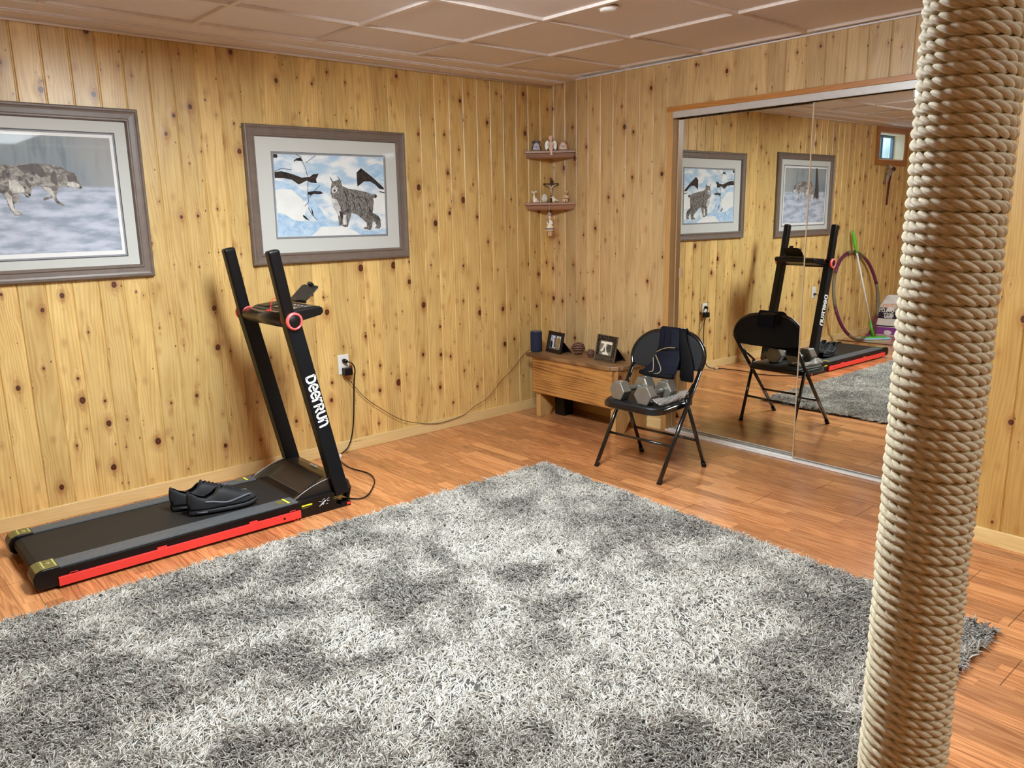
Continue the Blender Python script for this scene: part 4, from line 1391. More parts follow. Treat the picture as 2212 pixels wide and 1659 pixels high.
for k in range(22):
    a = k * 2.4; r = .012 * math.sqrt(k / 22)
    zz = .092 - .0008 * k
    mb.ell(P(-.002 + r * 1.1 * math.cos(a), -.001 + r * math.sin(a) * .9, zz), (.0055, .0055, .005), nu=8, nv=6)
for k in range(9):
    a = math.pi * (k / 8) + math.pi
    mb.ell(P(-.002 + .0155 * math.cos(a), .002 + .012 * math.sin(a), .080 - .006 * (k % 2)), (.0045, .0045, .008), nu=8, nv=6)
mb.build('hair', m_hair, t)
mb = MB()
for a, z in ((-.0095, .081), (.0035, .081)):
    mb.ell(P(a, .0185, z), (.0016, .001, .0013), nu=8, nv=5)
mb.build('eyes', plain('eye_dark', (60, 44, 40), .4), t)
MB().ell(P(-.003, .0195, .0715), (.003, .001, .001), nu=8, nv=5).build('mouth', plain('mouth_rose', (170, 104, 96), .5), t)
for sg in (-1, 1):
    mb = MB()
    mb.prism([P(sg * x, -.006, z) for x, z in ((.010, .056), (.018, .064), (.028, .066), (.036, .056), (.040, .040), (.040, .022), (.035, .008), (.029, .003), (.022, .010), (.016, .022), (.011, .034))], out * .004)
    mb.build('wing', plain('wing_glitter_%d' % (sg + 2), (176, 172, 158), .3, metal=.1, var=.14, scale=300), t, bevel=.0015)

# deer, egg, crucifix, bird, bear on the lower shelf
D_ = lambda o: (lambda a, b, z: o + dia * a + out * b + Vector((0, 0, z)))
A = Vector((.026, -.176, DZ2)); P = D_(A)
t = thing('deer_figurine', 'small white sitting deer figurine at the shelf left end', 'figurine', A)
mb = MB()
mb.ell(P(.004, 0, .016), (.016, .013, .017)); mb.ell(P(-.006, .004, .030), (.010, .010, .020)); mb.ell(P(-.006, .004, .052), (.006, .006, .012))
mb.ell(P(-.007, .010, .064), (.008, .012, .008)); mb.ell(P(-.008, .020, .061), (.004, .006, .004)); mb.ell(P(.020, 0, .008), (.012, .006, .006))
for sg in (-1, 1):
    mb.tube([P(-.006 + sg * .003, .008, .03), P(-.006 + sg * .004, .012, .002)], [.005, .004], 8)
    mb.ell(P(-.007 + sg * .014, .002, .072), (.009, .003, .005))
    mb.tube([P(-.007 + sg * .005, .002, .070), P(-.007 + sg * .008, 0, .080)], [.003, .002], 6)
mb.build('figure_body', plain('white_china', (244, 238, 226), .3), t, remesh=.0016, rsmooth=1)
mb = MB()
for sg in (-1, 1):
    mb.ell(P(-.007 + sg * .0065, .016, .066), (.0015, .0015, .0015), nu=8, nv=5)
mb.ell(P(-.008, .0258, .062), (.0018, .0015, .0015), nu=8, nv=5)
mb.build('eyes_and_nose', plain('eye_black', (40, 32, 30), .4), t)
A = Vector((.052, -.112, DZ2))
t = thing('china_egg', 'white china egg with small grey lettering beside the crucifix', 'egg', A)
MB().lathe([(.010, 0), (.017, .006), (.0215, .018), (.0215, .028), (.017, .044), (.010, .055), (.0001, .060)], Matrix.Translation(A), 24).build('egg_shell', plain('egg_white', (230, 230, 222), .3), t)
mb = MB()
for k in range(3):
    p = A + out * .0208 + Vector((0, 0, .040 - k * .008))
    mb.tube([p - dia * (.007 - .001 * k), p + out * .001, p + dia * (.006 - .001 * k)], .0009, 5)
mb.ell(A + out * .0195 + dia * .003 + Vector((0, 0, .010)), (.003, .002, .003), nu=8, nv=5)
mb.build('lettering', plain('egg_lettering', (90, 88, 96), .6), t)
A = Vector((.062, -.060, DZ2)); P = D_(A)
t = thing('crucifix', 'standing dark metal crucifix with a silver figure on the lower shelf', 'crucifix', A)
m_brz = plain('crucifix_bronze', (84, 62, 48), .35, metal=.5)
mb = MB()
mb.tube([P(0, 0, .004), P(0, 0, .150)], .0048, 8); mb.tube([P(-.044, 0, .124), P(.044, 0, .124)], .0046, 8)
for p in (P(0, 0, .156), P(-.046, 0, .124), P(.046, 0, .124)):
    mb.ell(p, (.008, .006, .008), nu=10, nv=6)
mb.box(A.x - .012, A.x + .012, A.y - .012, A.y + .012, DZ2, DZ2 + .006)
mb.build('cross', m_brz, t)
mb = MB()
mb.ell(P(0, .006, .108), (.0045, .004, .006)); mb.ell(P(0, .006, .092), (.006, .004, .011)); mb.tube([P(0, .006, .086), P(.001, .008, .066), P(0, .006, .046)], [.005, .004, .003], 8)
for sg in (-1, 1):
    mb.tube([P(sg * .004, .006, .100), P(sg * .018, .006, .113), P(sg * .034, .006, .121)], [.0028, .0024, .002], 6)
mb.build('corpus', plain('corpus_silver', (196, 190, 186), .3, metal=.6), t, remesh=.0012)
MB().cyl(P(0, .006, .040), P(0, .006, .030), .0045, n=12).build('skull_plaque', plain('plaque_pale', (180, 172, 160), .5), t)
A = Vector((.108, -.072, DZ2)); P = D_(A)
t = thing('bird_figurine', 'small cream china bird right of the crucifix', 'figurine', A)
mb = MB()
mb.ell(P(-.004, 0, .016), (.016, .013, .016)); mb.ell(P(-.010, 0, .032), (.009, .009, .010)); mb.tube([P(.006, 0, .016), P(.028, 0, .011)], [.010, .003], 8); mb.ell(P(-.021, 0, .034), (.005, .002, .002))
mb.ell(P(0, .010, .016), (.014, .005, .009))
mb.build('figure_body', plain('cream_china', (244, 238, 214), .3), t, remesh=.0016, rsmooth=1)
MB().ell(P(-.013, .008, .034), (.0013, .0013, .0013), nu=8, nv=5).build('eye', plain('bird_eye', (40, 34, 30), .4), t)
A = Vector((.182, -.038, DZ2)); P = D_(A)
t = thing('bear_figurine', 'small tan bear figurine with a dark sash at the shelf right end', 'figurine', A)
mb = MB()
mb.ell(P(0, 0, .032), (.013, .011, .018)); mb.ell(P(.001, .002, .062), (.0115, .010, .0105)); mb.ell(P(-.001, .012, .059), (.005, .005, .0045))
for sg in (-1, 1):
    mb.ell(P(.001 + sg * .010, 0, .072), (.0042, .003, .0042)); mb.tube([P(sg * .010, 0, .046), P(sg * .017, .006, .026)], [.005, .0045], 8); mb.tube([P(sg * .007, .002, .020), P(sg * .008, .006, .002)], [.0068, .0062], 8)
mb.ell(P(-.018, .002, .012), (.010, .009, .012))
mb.build('figure_body', plain('bear_tan', (222, 184, 152), .5), t, remesh=.0016, rsmooth=1)
MB().tube([P(-.013, .008, .026), P(0, .0135, .028), P(.013, .008, .022)], .0018, 6).build('sash', plain('sash_dark', (60, 44, 40), .5), t)
mb = MB()
for q in ((-.004, .0125, .065), (.005, .0125, .065), (-.001, .0172, .060)):
    mb.ell(P(*q), (.0014, .0014, .0014), nu=8, nv=5)
mb.build('eyes_and_nose', plain('bear_eye', (50, 36, 32), .4), t)
# hanging doll ornament
A = cz(1187.8, 509.5, .266); P = D_(A)
t = thing('doll_ornament', 'white girl ornament with bonnet and skirt hanging below the corner shelf', 'ornament', A)
MB().tube([P(-.004, .0, .150), P(0, -.002, .19), P(0, -.004, 1.429 - A.z), P(0, -.012, 1.4305 - A.z)], .0012, 5).build('hanging_loop', m_alu, t)
mb = MB()
mb.lathe([(.0001, .106), (.008, .104), (.012, .092), (.016, .075), (.024, .058), (.031, .042), (.030, .036), (.0001, .038)], Matrix.Translation(A), 20)
mb.tube([P(-.010, .002, .100), P(-.018, .010, .082), P(-.006, .016, .076)], [.005, .005, .004], 8); mb.tube([P(.010, .002, .100), P(.018, .010, .082), P(.006, .016, .076)], [.005, .005, .004], 8)
mb.build('dress', plain('dress_cream', (244, 234, 216), .6), t, remesh=.0016, rsmooth=1)
MB().lathe([(.0305, .041), (.0325, .044), (.0315, .050), (.0285, .053)], Matrix.Translation(A), 20).build('hem_band', plain('hem_grey_brown', (138, 118, 104), .6), t)
mb = MB()
mb.ell(P(.001, .003, .122), (.011, .011, .013))
mb.tube([P(0, 0, .118), P(0, 0, .09), P(0, 0, .035)], [.005, .007, .011], 10)
for sg in (-1, 1):
    mb.tube([P(sg * .006, 0, .042), P(sg * .006, 0, .008)], [.0045, .004], 8); mb.ell(P(sg * .006, .003, .005), (.0045, .007, .004))
mb.build('figure_body', m_skin, t, remesh=.0016, rsmooth=1)
mb = MB()
mb.ell(P(-.004, -.002, .137), (.019, .017, .0085)); mb.ell(P(-.002, 0, .146), (.012, .012, .011)); mb.ell(P(-.013, -.004, .124), (.007, .009, .014))
mb.build('bonnet', plain('bonnet_lace', (178, 160, 150), .7, var=.15, scale=200), t, remesh=.0016)
MB().tube([P(-.010, .016, .085), P(-.009, .018, .100), P(-.016, .018, .106)], .003, 6).build('posy', plain('posy_brown', (140, 110, 90), .6), t)

# ---------------------------------------------------------------- wooden bench-chest in the corner and what stands on it
m_bench = pine('bench_brown_pine', 2, 0, .5, -.08, light=(196, 142, 78), dark=(112, 66, 26), K=1.6, seed=11.0, knots=2.4, halo=(104, 62, 26), rough=.5, gs=.35, gc=(.12, .85))
m_btop = pine('bench_top_grey_brown', 1, 0, .5, -.6, light=(150, 112, 74), dark=(98, 66, 40), K=.8, seed=14.0, knots=.8, rough=.55, gs=.4, gc=(.1, .7))
m_bleg = pine('bench_leg_pine', 1, 2, .5, -.6, light=(184, 144, 88), dark=(122, 82, 40), K=2.0, seed=15.0, knots=1.6, rough=.55, gs=.5, gc=(.1, .7))
bn = thing('wooden_bench', 'low brown pine bench with a deep front board, standing in the room corner', 'bench', (.52, -.19, 0))
TZ = .432
MB().prism([(x, y, TZ - .026) for x, y in [(.105, -.352), (.855, -.362), (.905, -.322), (.905, -.300), (.915, -.290), (.912, -.03), (.105, -.02)]], (0, 0, .026)).build('bench_top', m_btop, bn, bevel=.004)
MB().box(.16, .874, -.347, -.322, .166, TZ - .026).build('front_board', m_bench, bn, bevel=.002)
MB().box(.16, .874, -.058, -.036, .166, TZ - .026).build('rear_board', m_bench, bn, bevel=.002)
for x0 in (.186, .858):
    yy = lambda v: -.336 + v * .30
    pl = [(x0, yy(0), 0), (x0, yy(.30), 0), (x0, yy(.52), .105), (x0, yy(.74), 0), (x0, yy(1), 0), (x0, yy(1), TZ - .027), (x0, yy(0), TZ - .027)]
    pl = [(x0, -.321 if (z > .1 and y < -.33) else y, z) for x, y, z in pl]
    pl = [(x0, -.336, 0), (x0, yy(.30), 0), (x0, yy(.52), .105), (x0, yy(.74), 0), (x0, yy(1), 0), (x0, yy(1), .165), (x0, -.06, .165), (x0, -.06, TZ - .027), (x0, -.321, TZ - .027), (x0, -.321, .165), (x0, -.336, .165)]
    MB().prism(pl, (.042, 0, 0)).build('end_board', m_bleg, bn, bevel=.002)
bx = thing('black_box', 'black box on the floor beneath the wooden bench', 'box', (.32, -.15, 0))
MB().box(.245, .335, -.215, -.125, 0, .15).build('box_body', m_black, bx, bevel=.004)
MB().box(.25, .33, -.2165, -.2145, .012, .138).build('front_panel', m_blackp, bx, bevel=.001)

t = thing('smart_speaker', 'navy blue fabric cylinder speaker at the left end of the bench', 'speaker', (.120, -.268, TZ))
M = Matrix.Translation((.120, -.268, TZ))
m_fab = plain('speaker_fabric_navy', (24, 30, 56), .85, scale=500, var=.15, bump=.4, bscale=900)
MB().lathe([(.036, 0), (.0395, .003), (.040, .010), (.040, .134), (.0385, .139)], M, 40).build('fabric_body', m_fab, t)
MB().lathe([(.0385, .139), (.037, .1415), (.034, .141), (.0001, .141)], M, 40).build('top_plate', plain('speaker_top_grey', (86, 88, 102), .4), t)
for k in range(4):
    a = math.pi / 4 + k * math.pi / 2
    MB().cyl(M @ Vector((.020 * math.cos(a), .020 * math.sin(a), .1405)), M @ Vector((.020 * math.cos(a), .020 * math.sin(a), .1418)), .0035, n=12).build('button', m_black, t)


def easel(name, label, p0, p1, h, lean, prof, matf, mat_img, cat, back_w=.06, img=None):
    """small frame standing on the bench: p0-p1 bottom front edge, leaning back"""
    p0, p1 = Vector(p0), Vector(p1)
    ex = (p1 - p0).normalized()
    w = (p1 - p0).length
    bk = Vector((-ex.y, ex.x, 0))
    up = (Vector((0, 0, 1)) * math.cos(lean) + bk * math.sin(lean))
    nr = ex.cross(up)
    fn = lambda x, y, d: p0 + ex * x + up * y + nr * d + Vector((0, 0, .001))
    t = thing(name, label, cat, (p0 + p1) / 2)
    MB().ringframe(fn, w, h, prof).build('frame', matf, t)
    ins = prof[-1][0]
    b = MB()
    b.prism([fn(.004, .004, -.004), fn(w - .004, .004, -.004), fn(w - .004, h - .004, -.004), fn(.004, h - .004, -.004)], -nr * -.003)
    b.build('backing', m_black, t)
    st = MB()
    c = w * .72
    top, bot = fn(c, h * .62, -.004), fn(c, .0, -.004)
    foot = Vector((bot.x, bot.y, p0.z + .001)) + bk * (h * .62)
    f2 = foot + ex * .05
    st.prism([bot + ex * .0, top, foot + Vector((0, 0, .02)), foot], ex * .0035)
    st.prism([top, top + ex * .045, foot + ex * .045 + Vector((0, 0, .001)), foot + Vector((0, 0, .001))], -bk * .003)
    st.build('easel_stand', m_black, t)
    return t, fn, w


# black frame with a colour snapshot
pr = [(0, -.004), (0, .010), (.004, .013), (.008, .010), (.014, .012), (.022, .006), (.024, .002), (.024, -.002)]
t, fn, w = easel('photo_frame', 'black photo frame with a colour snapshot, right of the navy speaker', (.168, -.216, TZ), (.336, -.246, TZ), .142, .22, pr, plain('frame_dark_cherry', (30, 20, 20), .3), None, 'photo frame')
mb = MB()
q = lambda a, b, c, d, m, k=0: mb.face([fn(w * x, .142 * y, .0004 + .0003 * k) for x, y in ((a, b), (c, b), (c, d), (a, d))], m)
q(.14, .17, .86, .83, 0); q(.18, .22, .82, .80, 1, 1)
mb.face([fn(w * x, .142 * y, .001) for x, y in ((.54, .22), (.80, .22), (.80, .70), (.70, .78), (.60, .72), (.56, .5))], 2)
mb.face([fn(w * x, .142 * y, .001) for x, y in ((.18, .22), (.32, .22), (.33, .45), (.24, .58), (.18, .5))], 3)
q(.43, .26, .49, .44, 3, 3)
q(.50, .26, .545, .42, 3, 3)
mb.face([fn(w * x, .142 * y, .0016) for x, y in ((.42, .44), (.56, .44), (.55, .62), (.60, .66), (.60, .69), (.37, .68), (.37, .65), (.43, .61))], 4)
mb.face([fn(w * x, .142 * y, .0016) for x, y in ((.465, .66), (.515, .66), (.52, .74), (.46, .74))], 3)
q(.44, .73, .54, .80, 3, 2)
q(.22, .60, .28, .78, 5, 2)
mb.build('snapshot', [plain('snap_grey', (120, 120, 122), .5), plain('snap_wall_white', (214, 222, 232), .5), plain('snap_tan', (150, 126, 78), .5, var=.2), plain('snap_dark', (34, 34, 40), .5), plain('snap_mauve_shirt', (124, 88, 96), .5), plain('snap_blue', (104, 148, 178), .5)], t, fixn=False)

# ornate bronze frame with a black-and-white photograph
m_orn = plain('frame_pewter', (104, 92, 76), .4, metal=.5)
p0, p1 = Vector((.618, -.226, TZ)), Vector((.812, -.252, TZ))
pr = [(0, -.002), (0, .004), (.004, .006), (.007, .003), (.007, -.002)]
H2 = .166
t, fn, w = easel('ornate_photo_frame', 'ornate openwork metal frame with a black and white photo, near the bench right end', p0, p1, H2, .20, pr, m_orn, None, 'photo frame')
fr2 = MB().ringframe(lambda x, y, d: fn(x + .036, y + .034, d), w - .072, H2 - .066, [(0, -.002), (0, .004), (.004, .006), (.008, .002), (.008, -.001)])
fr2.build('inner_frame', m_orn, t)
sc = MB()
rr = random.Random(4)


def curl(cx, cy, r, a0, sg):
    P_ = []
    for k in range(12):
        a = a0 + sg * k * .55
        q_ = r * (1 - k / 15)
        P_.append(fn(cx + q_ * math.cos(a), cy + q_ * math.sin(a), .003))
    sc.tube(P_, .0018, 5)


n = 9
for k in range(n):
    x = .018 + (w - .036) * k / (n - 1)
    curl(x, .020, .012, rr.random() * 6, 1 if k % 2 else -1)
    curl(x, H2 - .019, .012, rr.random() * 6, 1 if k % 2 else -1)
for k in range(6):
    y = .044 + (H2 - .088) * k / 5
    curl(.020, y, .012, rr.random() * 6, 1 if k % 2 else -1)
    curl(w - .020, y, .012, rr.random() * 6, 1 if k % 2 else -1)
sc.build('scrollwork', m_orn, t)
MB().prism([fn(x, y, .0005) for x, y in ((.008, .008), (w - .008, .008), (w - .008, .034), (.008, .034))], Vector((0, 0, .0001)) + (fn(0, 0, .001) - fn(0, 0, 0))).build('lower_band', plain('pewter_dark', (88, 78, 64), .5, metal=.4, var=.2, scale=120), t)
mb = MB()
g_ = lambda pts, m, k: mb.face([fn(.044 + (w - .088) * x, .042 + (H2 - .082) * y, .0008 + .0003 * k) for x, y in pts], m)
g_([(0, 0), (1, 0), (1, 1), (0, 1)], 0, 0)
g_([(0, .82), (1, .82), (1, 1), (0, 1)], 1, 1)
g_([(.55, .2), (.9, .25), (.95, .75), (.7, .85), (.55, .6)], 2, 1)
g_([(.30, .95), (.42, .98), (.50, .8), (.47, .55), (.58, .25), (.75, .1), (.80, 0), (.2, 0), (.24, .16), (.45, .2), (.38, .45), (.28, .3), (.08, .2), (.02, .3), (.2, .5), (.28, .75)], 1, 2)
g_([(.30, .42), (.36, .60), (.42, .40), (.44, .22), (.30, .22)], 2, 3)
mb.build('photograph', [plain('photo_grey', (128, 124, 112), .5, var=.3, scale=90), plain('photo_white', (236, 232, 216), .5), plain('photo_dark', (70, 68, 62), .5, var=.3, scale=60)], t, fixn=False)


def cone(name, label, c, R0, H, open_, tiers, n):
    t = thing(name, label, 'pine cone', c)
    m1 = plain(name + '_scale_brown', (92, 52, 38), .45, coat=.2)
    m2 = plain(name + '_tip', (168, 128, 108), .5)
    c = Vector(c)
    MB().lathe([(R0 * .5, 0), (R0 * .72, H * .25), (R0 * .74, H * .6), (R0 * .45, H * .9)] + ([(R0 * .40, H * .6), (.0001, H * .6)] if open_ else [(.0001, H)]), Matrix.Translation(c), 18).build('core', m1, t)
    a_, b_ = MB(), MB()
    for j in range(tiers):
        f = (j + .5) / tiers
        R = R0 * (math.sin(math.pi * (.16 + .72 * f)) ** .6)
        z = H * (.08 + .84 * f)
        for k in range(n):
            an = 2 * math.pi * (k + .5 * (j % 2)) / n
            er = Vector((math.cos(an), math.sin(an), 0)); et = Vector((-er.y, er.x, 0))
            tilt = .25 + .5 * f
            M_ = basis((0, 0, 0), et, (er + Vector((0, 0, tilt))).normalized(), Vector((0, 0, 1)) - er * tilt)
            wd = R * math.pi / n * 1.05
            a_.ell(c + er * R * .78 + Vector((0, 0, z)), (wd, R * .26, H * .045), M_, 9, 6)
            b_.ell(c + er * R * .955 + Vector((0, 0, z + R * .05)), (wd * .86, R * .06, H * .035), M_, 8, 5)
    a_.build('scales', m1, t)
    b_.build('scale_tips', m2, t)
    return t


cone('pine_cone_holder', 'large brown pine cone candle holder between the two photo frames', (.405, -.150, TZ), .048, .080, True, 6, 11)
cone('pine_cone', 'small brown pine cone beside the ornate metal frame', (.545, -.178, TZ), .032, .052, False, 5, 9)

# ---------------------------------------------------------------- folding chair
m_tube = plain('chair_tube_black', (14, 14, 16), .22, coat=.4)
m_pad = plain('chair_fabric_black', (26, 27, 30), .85, scale=260, var=.18, bump=.5, bscale=500)
m_vinyl = plain('chair_seat_vinyl', (17, 17, 20), .45, bump=.2, bscale=120)
ch = thing('folding_chair', 'black padded metal folding chair holding the dumbbells', 'chair', (1.437, -.67, 0))
FLp, FRp = Vector((1.227, -.870, 0)), Vector((1.653, -.868, 0))
BLp, BRp = Vector((1.226, -.478, 0)), Vector((1.642, -.461, 0))
KL, KR = Vector((1.166, -.497, .515)), Vector((1.620, -.493, .535))
arch = [KL, Vector((1.150, -.484, .560)), Vector((1.163, -.473, .615)), Vector((1.203, -.463, .665)), Vector((1.268, -.456, .702)), Vector((1.345, -.452, .717)), Vector((1.43, -.452, .724)),
        Vector((1.505, -.454, .719)), Vector((1.572, -.460, .694)), Vector((1.618, -.469, .645)), Vector((1.632, -.480, .590)), KR]
MB().tube([FLp + Vector((0, 0, .006)), KL], .0112, 14).build('leg', m_tube, ch)
MB().tube([FRp + Vector((0, 0, .006)), KR], .0112, 14).build('leg', m_tube, ch)
MB().tube(spline(arch, 5), .0112, 14).build('back_frame', m_tube, ch)
RL, RR = Vector((1.206, -.625, .385)), Vector((1.622, -.615, .400))
MB().tube([BLp + Vector((0, 0, .006)), RL], .0105, 14).build('leg', m_tube, ch)
MB().tube([BRp + Vector((0, 0, .006)), RR], .0105, 14).build('leg', m_tube, ch)
for p, q in ((FLp, KL), (FRp, KR), (BLp, RL), (BRp, RR)):
    d = (q - p).normalized()
    MB().tube([p + Vector((0, 0, .0005)), p + Vector((0, 0, .001)) + d * .03], [.0135, .0125], 14).build('foot_cap', m_blackp, ch)
li = lambda a, b, z: a + (b - a) * ((z - a.z) / (b.z - a.z))
MB().tube([li(FLp, KL, .168), li(FRp, KR, .172)], .0075, 10).build('stretcher', m_tube, ch)
MB().tube([li(BLp, RL, .158), li(BRp, RR, .158)], .0075, 10).build('stretcher', m_tube, ch)
for s0, lo, hi in ((1, FLp, KL), (-1, FRp, KR)):
    a = li(lo, hi, .40)
    rr_ = RL if s0 == 1 else RR
    MB().tube([rr_ + Vector((s0 * .006, 0, 0)), li(lo, hi, .465) + Vector((s0 * .010, .0, 0))], .007, 8).build('hinge_arm', m_tube, ch)
# seat pan and pad
SZ = .384


def seat_outline(g):
    pts = []
    cs = [((1.285 - g, -.845 - g), 3), ((1.600 + g, -.838 - g), 4), ((1.595 + g, -.53 + g), 1), ((1.245 - g, -.53 + g), 2)]
    rad = (.055, .055, .03, .03)
    quad = [Vector((1.232 - g, -.888 - g)), Vector((1.648 + g, -.884 - g)), Vector((1.612 + g, -.500 + g)), Vector((1.222 - g, -.506 + g))]
    for i in range(4):
        a, b, c = quad[i - 1], quad[i], quad[(i + 1) % 4]
        u, v = (a - b).normalized(), (c - b).normalized()
        r = rad[i] * (1.7 if i < 2 else 1)
        for k in range(9):
            t_ = k / 8
            p = (b + u * r) * (1 - t_) ** 2 + b * 2 * t_ * (1 - t_) + (b + v * r) * t_ ** 2
            pts.append(p)
    return pts


o_ = seat_outline(-.012)
MB().prism([(p.x, p.y, SZ - .036) for p in o_], (0, 0, .028)).build('seat_pan', m_tube, ch, bevel=.006, seg=3)
mb = MB()
o2 = seat_outline(-.020)
c0 = Vector((1.43, -.69))
rings = []
for f, z in ((1, SZ - .010), (1.0, SZ - .003), (.975, SZ + .002), (.90, SZ + .004), (.5, SZ + .004), (.02, SZ + .004)):
    rings += [(c0.x + (p.x - c0.x) * f, c0.y + (p.y - c0.y) * f, z) for p in o2]
n = len(o2)
fs = [(r * n + i, r * n + (i + 1) % n, (r + 1) * n + (i + 1) % n, (r + 1) * n + i) for r in range(5) for i in range(n)]
mb.add(rings, fs, 0, True)
mb.build('seat_pad', m_vinyl, ch)
# padded backrest
ins = []
ctr = Vector((1.395, -.47, .60))
arc2 = spline(arch, 5)
top = [p + (ctr - p) * .045 for p in arc2]


def bkf(u, v):
    # v: 0 at the bottom edge, 1 at the arch; u across
    i = u * (len(top) - 1)
    k = int(min(len(top) - 2, math.floor(i)))
    p = top[k] + (top[k + 1] - top[k]) * (i - k)
    zb = .513 + (.530 - .513) * u - .012 * math.sin(math.pi * u)
    b = Vector((1.178 + (1.606 - 1.178) * u, -.490, zb))
    return b + (p - b) * v + Vector((0, -.010 * math.sin(math.pi * min(1, v)) * math.sin(math.pi * u), 0))


MB().grid(bkf, 56, 14).build('backrest', m_pad, ch, solid=.016)


# ---------------------------------------------------------------- dumbbells
m_iron = plain('dumbbell_grey_iron', (146, 144, 136), .33, metal=.7, var=.10, scale=18, bump=.15, bscale=60)


def dumbbell(label, c, rz, R=.0555):
    t = thing('dumbbell', label, 'dumbbell', c, rz, 'hex dumbbells on the chair')
    M_ = Matrix.Translation(c) @ Matrix.Rotation(rz, 4, 'Z')
    for sg in (-1, 1):
        mb = MB()
        ring = []
        for d, k in ((.058, .86), (.063, 1.0), (.1165, 1.0), (.120, .94)):
            ring += [M_ @ Vector((R * k * math.cos(a * math.pi / 3), sg * d, R * k * math.sin(a * math.pi / 3) + R * .866)) for a in range(6)]
        fs = [tuple(range(6)), tuple(range(18, 24))] + [(r * 6 + i, r * 6 + (i + 1) % 6, r * 6 + 6 + (i + 1) % 6, r * 6 + 6 + i) for r in range(3) for i in range(6)]
        mb.add(ring, fs)
        hd = mb.build('hex_head', m_iron, t, bevel=.0035, seg=3)
        mb = MB()
        for k in range(2):
            a0 = M_ @ Vector((-.012 + k * .014, sg * .09, R * 1.732 - .0003))
            rt = [(0, 0), (.010, 0), (.010, .012), (0, .012)] if k else [(.002, -.002), (.002, .014)]
            mb.tube([a0 + (M_.to_3x3() @ Vector((x, y * 1.2 - .008, .0))) for x, y in rt], .0012, 5, closed=bool(k))
        mb.build('weight_mark', plain('weight_mark_bright', (206, 204, 196), .3, metal=.5), hd)
    MB().tube([M_ @ Vector((0, -.064, R * .866)), M_ @ Vector((0, -.045, R * .866)), M_ @ Vector((0, 0, R * .866)), M_ @ Vector((0, .045, R * .866)), M_ @ Vector((0, .064, R * .866))], [.014, .0135, .0165, .0135, .014], 18).build('handle', m_iron, t)


dumbbell('grey hex dumbbell at the left of the chair seat', (1.352, -.722, SZ + .0045), -.10)
dumbbell('grey hex dumbbell nearer the middle of the chair seat, crumpled bag beside it', (1.508, -.722, SZ + .0045), .05)

# clear crumpled bag on the seat
s = NT('clear_plastic_film')
tr = s.n('BsdfTransparent', {0: (.93, .92, .9, 1)})
gl = s.n('BsdfPrincipled', {'Base Color': lin(196, 190, 184), 'Roughness': .15})
lw = s.n('LayerWeight', {'Blend': .45})
mx = s.n('MixShader', {0: s.math('MULTIPLY_ADD', lw.outputs['Facing'], .5, .10), 1: tr.outputs[0], 2: gl.outputs[0]})
s.t.links.new(mx.outputs[0], s.out.inputs[0])
rr = random.Random(9)
ph_ = [(rr.uniform(20, 60), rr.uniform(20, 60), rr.random() * 6, rr.random()) for _ in range(9)]


def film(u, v):
    x = 1.545 + .075 * u + .012 * math.sin(v * 5)
    y = -.83 + .29 * v
    z = SZ + .012 + .014 * abs(sum(math.sin(a * u * .5 + b * v * .5 + c) * d for a, b, c, d in ph_)) * .5 + .030 * max(0, v - .55) ** 1 + .012 * math.sin(u * 3.1)
    return Vector((min(x, 1.618), y, z))


t = thing('plastic_bag', 'crumpled clear plastic bag under the dumbbells at the right of the seat', 'bag', (1.58, -.70, SZ))
MB().grid(film, 22, 40).build('film', s.m, t, solid=.0008, fixn=False)
MB().tube(spline([film(0, 0), film(.3, .02), film(.7, 0), film(1, .05)], 4), .0016, 6).build('bag_seam', plain('bag_seam', (200, 198, 196), .3), t)

# navy knee brace hung over the backrest
m_nv = plain('brace_navy', (6, 9, 26), .7, spec=.2, scale=200, var=.15)
m_bk = plain('brace_black', (5, 5, 8), .75, spec=.2)
m_pip = plain('brace_beige_piping', (168, 146, 104), .5)
t = thing('knee_brace', 'navy and black knee brace with beige piping, hung over the chair back', 'brace', (1.42, -.48, .6))
rows = [(-.430, .640, 1.345, 1.462), (-.434, .700, 1.343, 1.464), (-.452, .7375, 1.340, 1.466), (-.474, .732, 1.338, 1.468), (-.488, .690, 1.346, 1.478), (-.500, .650, 1.350, 1.488), (-.512, .615, 1.352, 1.500), (-.525, .580, 1.346, 1.512), (-.545, .548, 1.335, 1.516), (-.566, .524, 1.318, 1.522), (-.584, .508, 1.306, 1.526), (-.592, .496, 1.308, 1.528), (-.584, .490, 1.318, 1.524)]


def rowat(v):
    i = v * (len(rows) - 1)
    k = min(len(rows) - 2, int(i))
    a, b = rows[k], rows[k + 1]
    f = i - k
    return [p + (q - p) * f for p, q in zip(a, b)]


def br(u, v, off=0.0):
    y, z, xl, xr = rowat(v)
    return Vector((xl + (xr - xl) * u, y - .010 * math.sin(math.pi * u) - off, z))


